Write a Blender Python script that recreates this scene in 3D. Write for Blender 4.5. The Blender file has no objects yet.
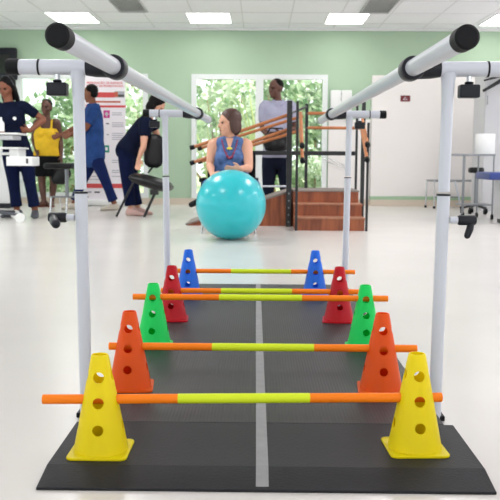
import bpy, bmesh, math, random
from mathutils import Vector as V, Matrix, Quaternion
random.seed(7)
sc = bpy.context.scene
col = sc.collection
PI = math.pi

# ------------------------------------------------------------------ camera
F = 830.0
CAM = V((0, 0, 0.70))
yaw, pitch, roll = math.atan(8.5/F), math.atan(90/F), math.radians(0.35)
fwd = V((-math.sin(yaw)*math.cos(pitch), math.cos(yaw)*math.cos(pitch), -math.sin(pitch)))
r0 = fwd.cross(V((0, 0, 1))).normalized()
u0 = r0.cross(fwd).normalized()
RT = r0*math.cos(roll)+u0*math.sin(roll)
UP = u0*math.cos(roll)-r0*math.sin(roll)
cd = bpy.data.cameras.new('camera'); cam = bpy.data.objects.new('camera', cd); col.objects.link(cam)
m = Matrix.Identity(4)
for i, a in enumerate((RT, UP, -fwd)):
    for k in range(3): m[k][i] = a[k]
m.translation = CAM
cam.matrix_world = m
cd.sensor_width = 36; cd.lens = F/500*36; cd.clip_start = 0.05; cd.clip_end = 200
cd.dof.use_dof = True; cd.dof.focus_distance = 2.25; cd.dof.aperture_fstop = 14
sc.camera = cam

def ray(px, py): return RT*((px-250)/F)+UP*((250-py)/F)+fwd
def P(px, py, Y):                       # the point of the room seen at a pixel, at distance Y down the room
    d = ray(px, py); return CAM+d*(Y/d.y)
def G(px, py, z=0.0):                   # the same on a level of height z
    d = ray(px, py); return CAM+d*((z-CAM.z)/d.z)
def X(px, Y, py=160): return P(px, py, Y).x
def Z(py, Y, px=259): return P(px, py, Y).z

# ------------------------------------------------------------------ materials
def mat(name, c, rough=0.5, metal=0.0, spec=0.5, var=0.0, vscale=8.0, bump=0.0, bscale=60.0, coat=0.0, emit=0, sheen=0):
    M = bpy.data.materials.new(name); M.use_nodes = True
    nt = M.node_tree; b = nt.nodes['Principled BSDF']
    b.inputs['Base Color'].default_value = (*c, 1); b.inputs['Roughness'].default_value = rough
    b.inputs['Metallic'].default_value = metal; b.inputs['Specular IOR Level'].default_value = spec
    b.inputs['Coat Weight'].default_value = coat
    tc = nt.nodes.new('ShaderNodeTexCoord')
    if var:
        n = nt.nodes.new('ShaderNodeTexNoise'); n.inputs['Scale'].default_value = vscale; n.inputs['Detail'].default_value = 3
        nt.links.new(tc.outputs['Object'], n.inputs['Vector'])
        r = nt.nodes.new('ShaderNodeMapRange'); r.inputs[1].default_value = .3; r.inputs[2].default_value = .7
        r.inputs[3].default_value = 1-var; r.inputs[4].default_value = 1+var
        nt.links.new(n.outputs['Fac'], r.inputs[0])
        mx = nt.nodes.new('ShaderNodeVectorMath'); mx.operation = 'SCALE'; mx.inputs[0].default_value = c
        nt.links.new(r.outputs[0], mx.inputs['Scale']); nt.links.new(mx.outputs[0], b.inputs['Base Color'])
    if bump:
        n2 = nt.nodes.new('ShaderNodeTexNoise'); n2.inputs['Scale'].default_value = bscale
        nt.links.new(tc.outputs['Object'], n2.inputs['Vector'])
        bp = nt.nodes.new('ShaderNodeBump'); bp.inputs['Strength'].default_value = bump; bp.inputs['Distance'].default_value = .01
        nt.links.new(n2.outputs['Fac'], bp.inputs['Height']); nt.links.new(bp.outputs[0], b.inputs['Normal'])
    if emit:
        b.inputs['Emission Color'].default_value = (1, .98, .95, 1); b.inputs['Emission Strength'].default_value = emit
    return M
def srgb(r, g, b):
    f = lambda v: ((v/255+.055)/1.055)**2.4 if v > 10 else v/255/12.92
    return (f(r), f(g), f(b))

M = {}
M['floor'] = mat('floor_vinyl', srgb(216, 212, 208), .24, var=.03, vscale=1.3, bump=.012, bscale=7)
M['green'] = mat('green_wall_paint', srgb(172, 197, 170), .6, var=.02, vscale=2)
M['stripe'] = mat('green_stripe_paint', srgb(160, 192, 158), .5)
M['skirt'] = mat('cream_skirting', srgb(212, 198, 182), .4)
M['white_wall'] = mat('white_wall_paint', srgb(238, 233, 231), .5, var=.012, vscale=2)
M['white'] = mat('white_paint', srgb(232, 232, 232), .4)
M['frame'] = mat('white_aluminium', srgb(228, 232, 232), .35)
M['powder'] = mat('white_powder_coat', srgb(206, 210, 220), .3, coat=.2)
M['black'] = mat('black_rubber', srgb(16, 17, 20), .55, spec=.2)
M['blackp'] = mat('black_plastic', srgb(24, 27, 35), .4, spec=.3)
M['screen'] = mat('dark_screen', srgb(14, 15, 17), .15)
M['blackm'] = mat('black_painted_steel', srgb(24, 25, 28), .35)
M['leather'] = mat('black_vinyl_leather', srgb(18, 18, 21), .38, spec=.35, bump=.1, bscale=40)
M['fabricblk'] = mat('black_fabric', srgb(16, 16, 19), .9, spec=.2, var=.15, vscale=20)
M['chrome'] = mat('chrome', (.7, .71, .72), .2, metal=1)
M['grey'] = mat('grey_metal', srgb(140, 143, 148), .35, metal=.6)
def plastic(name, c):
    m_ = mat(name, c, .38, spec=.35); nt = m_.node_tree; b = nt.nodes['Principled BSDF']; t = nt.nodes.new('ShaderNodeBsdfTranslucent'); t.inputs[0].default_value = (*c, 1)
    mx = nt.nodes.new('ShaderNodeMixShader'); mx.inputs[0].default_value = .3
    nt.links.new(b.outputs[0], mx.inputs[1]); nt.links.new(t.outputs[0], mx.inputs[2]); nt.links.new(mx.outputs[0], nt.nodes['Material Output'].inputs[0])
    return m_
M['yellow'] = plastic('yellow_plastic', srgb(255, 236, 4))
M['orangered'] = plastic('orange_red_plastic', srgb(250, 98, 10))
M['greenp'] = plastic('green_plastic', srgb(24, 236, 112))
M['red'] = plastic('red_plastic', srgb(214, 14, 36))
M['blue'] = plastic('blue_plastic', srgb(40, 126, 246))
M['orange'] = mat('orange_stick_plastic', srgb(255, 132, 20), .45, spec=.25)
M['lime'] = mat('lime_stick_plastic', srgb(216, 236, 40), .45, spec=.25)
M['ball'] = mat('turquoise_ball_vinyl', srgb(22, 186, 196), .28, coat=.35, var=.02, vscale=3)
M['ltgrey'] = mat('grey_tape', srgb(142, 142, 144), .6, var=.08, vscale=25)
M['towel'] = mat('paper', srgb(240, 240, 240), .8)
M['bluepad'] = mat('blue_vinyl', srgb(44, 62, 128), .4)
M['handrail'] = mat('varnished_wood', srgb(172, 106, 62), .35, var=.12, vscale=12)
M['plaque'] = mat('dark_red_plaque', srgb(112, 30, 34), .5)
M['bred'] = mat('banner_red_print', srgb(208, 74, 74), .6)
M['bbrown'] = mat('banner_brown_print', srgb(190, 96, 70), .6)
M['bmag'] = mat('banner_magenta_print', srgb(190, 30, 130), .6)
M['bteal'] = mat('banner_teal_print', srgb(40, 140, 120), .6)
M['bgrey'] = mat('banner_grey_print', srgb(168, 166, 176), .6)
M['bdark'] = mat('banner_dark_print', srgb(70, 68, 70), .6)
M['bwhite'] = mat('banner_vinyl', srgb(236, 230, 236), .5)
M['navy'] = mat('navy_cloth', srgb(12, 19, 42), .9, spec=.15, var=.15, vscale=14)
M['navyt'] = mat('navy_trousers_cloth', srgb(11, 21, 54), .9, spec=.15, var=.15, vscale=14)
M['scrub'] = mat('blue_scrub_cloth', srgb(40, 70, 126), .9, spec=.2, var=.2, vscale=10)
M['scrubt'] = mat('dark_blue_trousers', srgb(20, 34, 82), .9, spec=.2, var=.15, vscale=10)
M['tank'] = mat('yellow_cotton', srgb(232, 186, 30), .8, var=.08, vscale=14)
M['denim'] = mat('blue_patterned_dress', srgb(78, 108, 160), .85, var=.3, vscale=26)
M['lilac'] = mat('pale_lilac_shirt', srgb(164, 164, 186), .9, spec=.2, var=.08, vscale=12)
M['darkpants'] = mat('dark_navy_trousers', srgb(16, 22, 40), .9, spec=.2, var=.1, vscale=12)
M['skin_dark'] = mat('dark_brown_skin', srgb(92, 58, 46), .5)
M['skin_brown'] = mat('brown_skin', srgb(132, 82, 62), .55, spec=.3)
M['skin_tan'] = mat('tan_skin', srgb(184, 132, 106), .5)
M['skin_light'] = mat('light_skin', srgb(214, 160, 134), .5)
M['hair'] = mat('black_hair', srgb(14, 11, 12), .6, spec=.15, var=.2, vscale=40)
M['hairb'] = mat('brown_hair', srgb(72, 44, 36), .5, var=.2, vscale=40)
M['beige'] = mat('beige_shoe_canvas', srgb(208, 198, 184), .7)
M['pinkshoe'] = mat('pale_pink_shoe', srgb(214, 176, 168), .7)
M['greyshoe'] = mat('grey_shoe', srgb(72, 74, 82), .7)
M['sandal'] = mat('tan_sandal', srgb(150, 88, 54), .7)
M['lip'] = mat('lips', srgb(140, 70, 66), .5)
M['sole'] = mat('pale_sole', srgb(226, 222, 214), .6)
M['light'] = mat('lamp_diffuser', (.9, .9, .9), .5, emit=7.0)
M['vent'] = mat('grey_vent_metal', srgb(186, 184, 186), .5)
M['ventdark'] = mat('vent_shaft_dark', srgb(150, 148, 150), .8)
M['ceil'] = mat('ceiling_tile_white', srgb(246, 244, 248), .7, var=.01, vscale=1.5)
M['tbar'] = mat('ceiling_grid_bar', srgb(226, 224, 226), .6)
M['trunk'] = mat('pale_bark', srgb(150, 126, 96), .8, var=.2, vscale=10)
M['grass'] = mat('grass_ground', srgb(168, 180, 140), .9, var=.3, vscale=6)
M['cabinetgrey'] = mat('pale_grey_laminate', srgb(206, 206, 210), .4)
M['pendant'] = mat('yellow_pendant', srgb(220, 210, 60), .3)
M['beads'] = mat('red_beads', srgb(150, 50, 80), .3)

def matte_mat():                         # ribbed rubber walkway
    m_ = bpy.data.materials.new('ribbed_rubber'); m_.use_nodes = True; nt = m_.node_tree; b = nt.nodes['Principled BSDF']
    b.inputs['Roughness'].default_value = .5; b.inputs['Specular IOR Level'].default_value = .4
    tc = nt.nodes.new('ShaderNodeTexCoord'); w = nt.nodes.new('ShaderNodeTexWave'); w.bands_direction = 'X'
    w.inputs['Scale'].default_value = 34; nt.links.new(tc.outputs['Object'], w.inputs['Vector'])
    n = nt.nodes.new('ShaderNodeTexNoise'); n.inputs['Scale'].default_value = 5; nt.links.new(tc.outputs['Object'], n.inputs['Vector'])
    cr = nt.nodes.new('ShaderNodeValToRGB'); cr.color_ramp.elements[0].color = (*srgb(34, 34, 37), 1); cr.color_ramp.elements[1].color = (*srgb(44, 44, 47), 1)
    nt.links.new(n.outputs['Fac'], cr.inputs[0]); nt.links.new(cr.outputs[0], b.inputs['Base Color'])
    bp = nt.nodes.new('ShaderNodeBump'); bp.inputs['Strength'].default_value = .18; bp.inputs['Distance'].default_value = .003
    nt.links.new(w.outputs['Fac'], bp.inputs['Height']); nt.links.new(bp.outputs[0], b.inputs['Normal'])
    return m_
M['mat'] = matte_mat()
M['ramp_rubber'] = mat('smooth_black_rubber', srgb(22, 23, 28), .6, spec=.35, var=.12, vscale=30, bump=.1, bscale=150)
def wood_mat(name, c1, c2):
    m_ = bpy.data.materials.new(name); m_.use_nodes = True; nt = m_.node_tree; b = nt.nodes['Principled BSDF']
    b.inputs['Roughness'].default_value = .4
    tc = nt.nodes.new('ShaderNodeTexCoord'); mp = nt.nodes.new('ShaderNodeMapping'); mp.inputs['Scale'].default_value = (9, 9, 1.2)
    nt.links.new(tc.outputs['Object'], mp.inputs[0])
    n = nt.nodes.new('ShaderNodeTexNoise'); n.inputs['Scale'].default_value = 2.0; n.inputs['Detail'].default_value = 6
    nt.links.new(mp.outputs[0], n.inputs['Vector'])
    cr = nt.nodes.new('ShaderNodeValToRGB'); cr.color_ramp.elements[0].color = (*c1, 1); cr.color_ramp.elements[1].color = (*c2, 1)
    cr.color_ramp.elements[0].position = .35; cr.color_ramp.elements[1].position = .65
    nt.links.new(n.outputs['Fac'], cr.inputs[0]); nt.links.new(cr.outputs[0], b.inputs['Base Color'])
    return m_
M['wood'] = wood_mat('reddish_wood_veneer', srgb(122, 62, 36), srgb(166, 92, 54))
M['tread'] = wood_mat('tread_wood', srgb(150, 98, 74), srgb(176, 122, 92))
M['greytread'] = mat('grey_antislip_top', srgb(136, 126, 120), .7, var=.1, vscale=20)
def leaf_mat(name, cols):
    m_ = bpy.data.materials.new(name); m_.use_nodes = True; nt = m_.node_tree
    nt.nodes.remove(nt.nodes['Principled BSDF'])
    g = nt.nodes.new('ShaderNodeNewGeometry'); cr = nt.nodes.new('ShaderNodeValToRGB')
    els = cr.color_ramp.elements
    els[0].color = (*cols[0], 1); els[1].color = (*cols[-1], 1)
    for i, c in enumerate(cols[1:-1]):
        e = els.new((i+1)/(len(cols)-1)); e.color = (*c, 1)
    nt.links.new(g.outputs['Random Per Island'], cr.inputs[0])
    d = nt.nodes.new('ShaderNodeBsdfDiffuse'); t = nt.nodes.new('ShaderNodeBsdfTranslucent'); mx = nt.nodes.new('ShaderNodeMixShader')
    mx.inputs[0].default_value = .4
    for s in (d, t): nt.links.new(cr.outputs[0], s.inputs[0])
    nt.links.new(d.outputs[0], mx.inputs[1]); nt.links.new(t.outputs[0], mx.inputs[2])
    nt.links.new(mx.outputs[0], nt.nodes['Material Output'].inputs[0])
    return m_
M['leaf'] = leaf_mat('green_leaves', [srgb(92, 128, 90), srgb(142, 170, 128), srgb(202, 216, 186), srgb(132, 164, 126)])  # palest step puts bright daylight into the leaf colour
M['leaf2'] = leaf_mat('overexposed_leaves', [srgb(134, 166, 126), srgb(182, 202, 160), srgb(234, 240, 224), srgb(172, 192, 154)])  # near-white step: washed-out daylight put into the leaf colour
M['blade'] = leaf_mat('long_blades', [srgb(120, 156, 84), srgb(190, 206, 140), srgb(214, 204, 160)])
def glass_mat():
    m_ = bpy.data.materials.new('window_glass'); m_.use_nodes = True; nt = m_.node_tree
    nt.nodes.remove(nt.nodes['Principled BSDF'])
    t = nt.nodes.new('ShaderNodeBsdfTransparent'); t.inputs[0].default_value = (.97, .99, .98, 1)
    g = nt.nodes.new('ShaderNodeBsdfGlossy'); g.inputs['Roughness'].default_value = .02
    mx = nt.nodes.new('ShaderNodeMixShader'); mx.inputs[0].default_value = .03
    nt.links.new(t.outputs[0], mx.inputs[1]); nt.links.new(g.outputs[0], mx.inputs[2]); nt.links.new(mx.outputs[0], nt.nodes['Material Output'].inputs[0])
    return m_
M['glass'] = glass_mat()

# ------------------------------------------------------------------ mesh helpers
def perp(t):
    t = t.normalized(); a = V((0, 0, 1)) if abs(t.z) < .9 else V((0, 1, 0))
    u = t.cross(a).normalized(); return u, t.cross(u).normalized()
class MB:
    def __init__(s): s.v = []; s.f = []
    def box(s, a, b):
        x0, y0, z0 = a; x1, y1, z1 = b
        x0, x1 = min(x0, x1), max(x0, x1); y0, y1 = min(y0, y1), max(y0, y1); z0, z1 = min(z0, z1), max(z0, z1)
        n = len(s.v)
        s.v += [V(p) for p in ((x0,y0,z0),(x1,y0,z0),(x1,y1,z0),(x0,y1,z0),(x0,y0,z1),(x1,y0,z1),(x1,y1,z1),(x0,y1,z1))]
        s.f += [tuple(n+i for i in q) for q in ((0,3,2,1),(4,5,6,7),(0,1,5,4),(1,2,6,5),(2,3,7,6),(3,0,4,7))]
        return s
    def prism(s, poly, ext):                # closed polygon of 3-D points pushed along ext
        n = len(s.v); k = len(poly); e = V(ext)
        s.v += [V(p) for p in poly]+[V(p)+e for p in poly]
        s.f += [tuple(range(n+k-1, n-1, -1)), tuple(range(n+k, n+2*k))]
        for i in range(k): j = (i+1) % k; s.f.append((n+i, n+j, n+k+j, n+k+i))
        return s
    def loft(s, secs, n=18, cap=True):      # secs: (centre, half axis u, half axis v)
        b = len(s.v)
        for c, u, v in secs:
            for i in range(n):
                a = 2*PI*i/n; s.v.append(V(c)+V(u)*math.cos(a)+V(v)*math.sin(a))
        for k in range(len(secs)-1):
            for i in range(n):
                j = (i+1) % n; s.f.append((b+k*n+i, b+k*n+j, b+(k+1)*n+j, b+(k+1)*n+i))
        if cap:
            s.f.append(tuple(b+i for i in range(n-1, -1, -1))); q = b+(len(secs)-1)*n; s.f.append(tuple(q+i for i in range(n)))
        return s
    def tube(s, pts, rad, n=14, round_=False):
        pts = [V(p) for p in pts]; k = len(pts)
        if not isinstance(rad, (list, tuple)): rad = [rad]*k
        secs = []; pu = None
        for i, p in enumerate(pts):
            t = (pts[min(i+1, k-1)]-pts[max(i-1, 0)]).normalized()
            if pu is None: u, v = perp(t)
            else:
                u = (pu-t*pu.dot(t)).normalized(); v = t.cross(u)
            pu = u; secs.append((p, u*rad[i], v*rad[i]))
        if round_:
            t0 = (pts[0]-pts[1]).normalized(); t1 = (pts[-1]-pts[-2]).normalized()
            def ends(sec, t, r): return [(sec[0]+t*r*math.sin(a), sec[1]*math.cos(a), sec[2]*math.cos(a)) for a in (.5, 1.0, 1.35)]
            secs = ends(secs[0], t0, rad[0])[::-1]+secs+ends(secs[-1], t1, rad[-1])
        return s.loft(secs, n)
    def ell(s, c, a, b, d, n=20, m_=12):    # ellipsoid with half axes a, b, d
        c, a, b, d = V(c), V(a), V(b), V(d)
        secs = [(c+d*math.sin(-PI/2+PI*i/m_), a*max(math.cos(-PI/2+PI*i/m_), .02), b*max(math.cos(-PI/2+PI*i/m_), .02)) for i in range(m_+1)]
        return s.loft(secs, n)
    def sph(s, c, r, n=20, m_=12): return s.ell(c, (r,0,0), (0,r,0), (0,0,r), n, m_)
    def lathe(s, c, prof, n=32, closed=False):   # profile of (radius, height) about a vertical axis
        c = V(c); b = len(s.v); k = len(prof)
        for r, z in prof:
            for i in range(n): s.v.append(c+V((r*math.cos(2*PI*i/n), r*math.sin(2*PI*i/n), z)))
        for q in range(k if closed else k-1):
            q2 = (q+1) % k
            for i in range(n):
                j = (i+1) % n; s.f.append((b+q*n+i, b+q*n+j, b+q2*n+j, b+q2*n+i))
        return s
    def build(s, name, m_, parent=None, origin=None, smooth=True, bevel=0, remesh=0, smoothit=2, keep=False):
        o = V(origin) if origin is not None else (V(ROOT.get(parent.name, (0,0,0))) if parent else V((0,0,0)))
        me = bpy.data.meshes.new(name); me.from_pydata([tuple(p-o) for p in s.v], [], s.f); me.update()
        b = bmesh.new(); b.from_mesh(me); bmesh.ops.recalc_face_normals(b, faces=b.faces); b.to_mesh(me); b.free()
        ob = bpy.data.objects.new(name, me); col.objects.link(ob)
        if remesh:
            r = ob.modifiers.new('r', 'REMESH'); r.mode = 'VOXEL'; r.voxel_size = remesh
            if smoothit:
                sm = ob.modifiers.new('s', 'SMOOTH'); sm.factor = .5; sm.iterations = smoothit
            bake(ob)
        if bevel:
            bv = ob.modifiers.new('b', 'BEVEL'); bv.width = bevel; bv.segments = 3; bv.limit_method = 'ANGLE'; bv.angle_limit = .6; bake(ob)
        ob.data.materials.clear()
        ob.data.materials.append(m_)
        if smooth:
            ob.data.polygons.foreach_set('use_smooth', [True]*len(ob.data.polygons))
            try: ob.data.set_sharp_from_angle(angle=math.radians(40 if not remesh else 80))
            except Exception: pass
        if parent: ob.parent = parent
        if parent is None: ob.location = o
        ROOT[ob.name] = tuple(o)
        return ob
def bake(ob):
    dg = bpy.context.evaluated_depsgraph_get(); dg.update()
    me = bpy.data.meshes.new_from_object(ob.evaluated_get(dg)); old = ob.data
    ob.modifiers.clear(); ob.data = me; me.name = old.name; bpy.data.meshes.remove(old)
ROOT = {}
def thing(name, label, cat, loc, group=None):
    o = bpy.data.objects.new(name, None); col.objects.link(o); o.location = loc; o.empty_display_size = .1
    o['label'] = label; o['category'] = cat
    if group: o['group'] = group
    ROOT[o.name] = tuple(loc); return o
def tag(o, label, cat, group=None):
    o['label'] = label; o['category'] = cat
    if group: o['group'] = group
    return o
def struct(o): o['kind'] = 'structure'; return o

# ------------------------------------------------------------------ room
YW = 13.0
ZC = 0.70+(160-32)*YW/F                    # ceiling level
XL, XR, YB = -5.2, 5.2, -2.5
struct(MB().box((XL-.2, YB, -.15), (XR+.2, YW+.25, 0)).build('floor', M['floor'], smooth=False))
# ceiling slab with its tile grid
struct(MB().box((XL-.2, YB, ZC), (XR+.2, YW+.25, ZC+.2)).build('ceiling', M['ceil'], smooth=False))
LY0, LY1 = G(66, 11.5, ZC).y, G(66, 22, ZC).y
PX_ = 1.36; 
lx = [X(68, LY0, 11), X(208, LY0, 11)]
grid = MB()
pitchY = LY1-LY0
ys = [LY0-pitchY*k for k in range(0, 8)]+[LY1]
for y in ys: grid.box((XL, y-.008, ZC-.006), (XR, y+.008, ZC))
gx0 = lx[0]-.34
k = -6
while k < 16:
    x = gx0+k*.68
    if XL < x < XR: grid.box((x-.006, 3, ZC-.005), (x+.01, YW, ZC))
    k += 1
struct(grid.build('trim_ceiling', M['tbar'], smooth=False))
struct(MB().box((XL, YW-.05, ZC-.035), (XR, YW, ZC)).build('trim_crown', M['white'], smooth=False))
# back wall with two glazed openings
SILL = .10
W1 = (X(17, YW, 100), X(148, YW, 100)); W2 = (X(191.5, YW, 100), X(327.5, YW, 100)); WT = Z(74.5, YW)
w = MB(); y0, y1 = YW, YW+.2
w.box((XL-.2, y0, 0), (W1[0], y1, ZC)); w.box((W1[1], y0, 0), (W2[0], y1, ZC)); w.box((W2[1], y0, 0), (XR+.2, y1, ZC))
for a in (W1, W2):
    w.box((a[0], y0, WT), (a[1], y1, ZC)); w.box((a[0], y0, 0), (a[1], y1, SILL))
struct(w.build('wall_back', M['green'], smooth=False))
struct(MB().box((XL-.2, YB, 0), (XL, YW, .3)).box((XL-.2, YB, 1.6), (XL, YW, ZC)).build('wall_left_light_gap', M['green'], smooth=False))  # unseen side wall; its open band is shaped to bring sky light to the ceiling
struct(MB().box((XR, YB, 0), (XR+.2, YW, .3)).box((XR, YB, 1.6), (XR+.2, YW, ZC)).build('wall_right_light_gap', M['white_wall'], smooth=False))  # out of view too, with the same invented gap steering light off the floor
struct(MB().box((XL-.2, YB-.2, 0), (XR+.2, YB, .5)).box((XL-.2, YB-.2, 2.1), (XR+.2, YB, ZC)).build('wall_front_light_gap', M['white_wall'], smooth=False))  # unseen wall behind the camera, gap added so low sky light reaches upright faces
struct(MB().box((XL, YW-.02, 0), (XR, YW, SILL)).build('baseboard_back', M['skirt'], smooth=False))
def window(n, a):
    fr = MB(); t = .075; yy0, yy1 = YW-.03, YW+.08
    c = (a[0]+a[1])/2
    for xa, xb in ((a[0], a[0]+t), (c-.06, c+.06), (a[1]-t, a[1])): fr.box((xa, yy0, SILL), (xb, yy1, WT))
    for xa, xb in ((a[0]+t, c-.06), (c+.06, a[1]-t)):
        fr.box((xa, yy0, WT-t), (xb, yy1, WT)); fr.box((xa, yy0, SILL), (xb, yy1, SILL+t))
    f = struct(fr.build('window_%d' % n, M['frame'], smooth=False))
    MB().box((a[0]+t, YW+.02, SILL+t), (c-.06, YW+.026, WT-t)).build('pane', M['glass'], f, smooth=False)
    MB().box((c+.06, YW+.02, SILL+t), (a[1]-t, YW+.026, WT-t)).build('pane', M['glass'], f, smooth=False)
window(1, W1); window(2, W2)
# white panelling on the right and the white dado beside the window
PX0 = X(372, YW-.06, 100); PT = Z(75.5, YW-.06, 430)
pn = struct(MB().box((PX0, YW-.06, .15), (XR, YW, PT)).build('wall_panel', M['white_wall'], smooth=False, bevel=.006))
struct(MB().box((PX0, YW-.07, SILL), (XR, YW, .15)).build('trim_stripe', M['stripe'], smooth=False))
struct(MB().box((PX0, YW-.075, 0), (XR, YW-.02, SILL)).build('baseboard_right', M['skirt'], smooth=False))
struct(MB().box((W2[1]+.02, YW-.04, SILL), (PX0-.01, YW, Z(119, YW))).build('wall_dado', M['white_wall'], smooth=False, bevel=.005))

# ceiling lamps
lab = ['square ceiling light panel above the tip of the left handrail', 'square ceiling light panel in the middle of the ceiling above the ball',
       'square ceiling light panel above the far end of the right handrail', 'square ceiling light panel cut by the right edge of the picture']
for i, (pa, pb) in enumerate(((44, 88), (186, 229), (330, 370), (498, 540))):
    xa, xb = X(pa, LY0, 11.5), X(pb, LY0, 11.5)
    ya, yb = LY0+.02, LY1-.02
    if i == 3: ya, yb = ya-.0, yb+.1
    t = thing('ceiling_light', lab[i], 'ceiling light', ((xa+xb)/2, (ya+yb)/2, ZC), 'light panels in the ceiling')
    f = MB(); z0, z1 = ZC-.014, ZC-.002
    for q in (((xa-.02, ya-.02), (xb+.02, ya)), ((xa-.02, yb), (xb+.02, yb+.02)), ((xa-.02, ya), (xa, yb)), ((xb, ya), (xb+.02, yb))):
        f.box((*q[0], z0), (*q[1], z1))
    f.build('frame', M['white'], t, smooth=False)
    MB().box((xa, ya, ZC-.01), (xb, yb, ZC-.002)).build('diffuser', M['light'], t, smooth=False)
for i, (pa, pb) in enumerate(((121, 146.5), (361, 387))):
    yb = G(130, 11, ZC).y; ya = yb-.95
    xa, xb = X(pa, yb, 11), X(pb, yb, 11)
    t = thing('ceiling_vent', ['grey slatted air vent in the ceiling at left, over the banner', 'grey slatted air vent in the ceiling at right, over the stairs'][i], 'vent', ((xa+xb)/2, (ya+yb)/2, ZC), 'air vents in the ceiling')
    f = MB(); z0, z1 = ZC-.02, ZC-.002
    for q in (((xa-.02, ya-.02), (xb+.02, ya)), ((xa-.02, yb), (xb+.02, yb+.02)), ((xa-.02, ya), (xa, yb)), ((xb, ya), (xb+.02, yb))):
        f.box((*q[0], z0), (*q[1], z1))
    f.build('frame', M['vent'], t, smooth=False)
    MB().box((xa, ya, ZC-.006), (xb, yb, ZC-.002)).build('backing', M['ventdark'], t, smooth=False)
    for k in range(11):
        y = ya+(yb-ya)*(k+.5)/11
        MB().prism([(xa, y-.03, ZC-.014), (xa, y+.03, ZC-.010), (xa, y+.03, ZC-.008), (xa, y-.03, ZC-.012)], (xb-xa, 0, 0)).build('slat', M['vent'], t, smooth=False)

# ------------------------------------------------------------------ garden outside
struct(MB().box((-12, YW+.25, -.3), (14, 40, -.05)).build('ground_outside', M['grass'], smooth=False))
def shrub(name, label, cat, c, rx, ry, rz, n, m_, size, stems=5):
    c = V(c); root = thing(name, label, cat, (c.x, c.y, -.05), 'plants outside the windows')
    mb = MB()
    for _ in range(n):
        while True:
            p = V((random.uniform(-1, 1), random.uniform(-1, 1), random.uniform(-1, 1)))
            if .25 < p.length < 1: break
        q = c+V((p.x*rx, p.y*ry, p.z*rz))
        if q.z < 0: q.z = random.uniform(0, .5)
        d = V((random.gauss(0, 1), random.gauss(0, 1), random.gauss(-.3, .8))).normalized()
        u, v = perp(d); a = random.uniform(0, PI); w_ = (u*math.cos(a)+v*math.sin(a))
        L = size*random.uniform(.6, 1.5); W = L*random.uniform(.22, .42); nrm = d.cross(w_)*L*.12
        b = len(mb.v); mb.v += [q, q+d*L*.45+w_*W-nrm, q+d*L, q+d*L*.45-w_*W-nrm, q+d*L*.5]
        mb.f += [(b, b+1, b+4), (b+1, b+2, b+4), (b+2, b+3, b+4), (b+3, b, b+4)]
    mb.build('foliage', m_, root, smooth=False)
    st = MB()
    for k in range(stems):
        a = random.uniform(0, 2*PI); e = c+V((math.cos(a)*rx*.6, math.sin(a)*ry*.6, rz*.5))
        b0 = V((c.x+.12*math.cos(a), c.y+.12*math.sin(a), -.05))
        st.tube([b0, b0.lerp(e, .5)+V((0, 0, .1)), e], [.03, .022, .01], 8)
    st.build('stem', M['trunk'], root)
shrub('leafy_shrub', 'broad green shrub outside behind the woman in yellow', 'shrub', (-3.65, 15.7, 1.0), .8, .6, 1.2, 1000, M['leaf'], .16)
shrub('leafy_shrub', 'pale shrub outside beside the banner right edge', 'shrub', (-2.2, 17.3, 1.2), .7, .6, 1.15, 700, M['leaf2'], .15)
shrub('leafy_shrub', 'pale loose shrub outside at the far left window edge', 'shrub', (-5.3, 16.6, 1.5), .7, .8, 1.2, 600, M['leaf2'], .15)
shrub('leafy_shrub', 'green shrub outside left of the seated woman head', 'shrub', (-.62, 15.7, 1.2), .6, .6, 1.2, 650, M['leaf2'], .16)
shrub('leafy_shrub', 'dense green shrub outside right behind the seated woman', 'shrub', (.35, 17.9, 1.4), .75, .6, 1.3, 900, M['leaf'], .16)
shrub('leafy_shrub', 'bright green shrub outside behind the black stair posts', 'shrub', (1.35, 16.2, 1.3), .7, .6, 1.25, 1000, M['leaf'], .16)
shrub('leafy_shrub', 'low pale green shrub outside near the right window edge', 'shrub', (.95, 14.8, .25), .7, .45, .5, 600, M['leaf2'], .12)
shrub('leafy_shrub', 'low bright shrub outside below the left window', 'shrub', (-3.3, 14.4, .3), 1.1, .4, .45, 600, M['leaf2'], .12)
shrub('tree_crown', 'tall tree crown further back outside both windows', 'tree', (-1.2, 21.5, 2.3), 4.2, 1.0, 1.6, 1500, M['leaf2'], .26, 3)
def bladed(label, c, n, h):
    root = thing('bladed_plant', label, 'plant', (c[0], c[1], -.05), 'plants outside the windows')
    for k in range(n):
        mb = MB(); a = random.uniform(0, 2*PI); l = random.uniform(.15, .5)*h; hh = h*random.uniform(.7, 1)
        d = V((math.cos(a), math.sin(a), 0)); s = V((-d.y, d.x, 0))*.03
        b = V((c[0], c[1], -.05)); ps = [b, b+d*l*.3+V((0, 0, hh*.55)), b+d*l+V((0, 0, hh))]
        mb.v += [ps[0]-s, ps[0]+s, ps[1]+s, ps[1]-s, ps[2]]; mb.f += [(0, 1, 2, 3), (3, 2, 4)]
        mb.build('blade', M['blade'], root, smooth=False)
bladed('tall plant of long pale blades outside behind the seated woman', (.0, 14.6), 12, 2.1)
bladed('long bladed plant outside above the left ends of the ramp rails', (-.75, 14.0), 10, 1.5)

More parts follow.
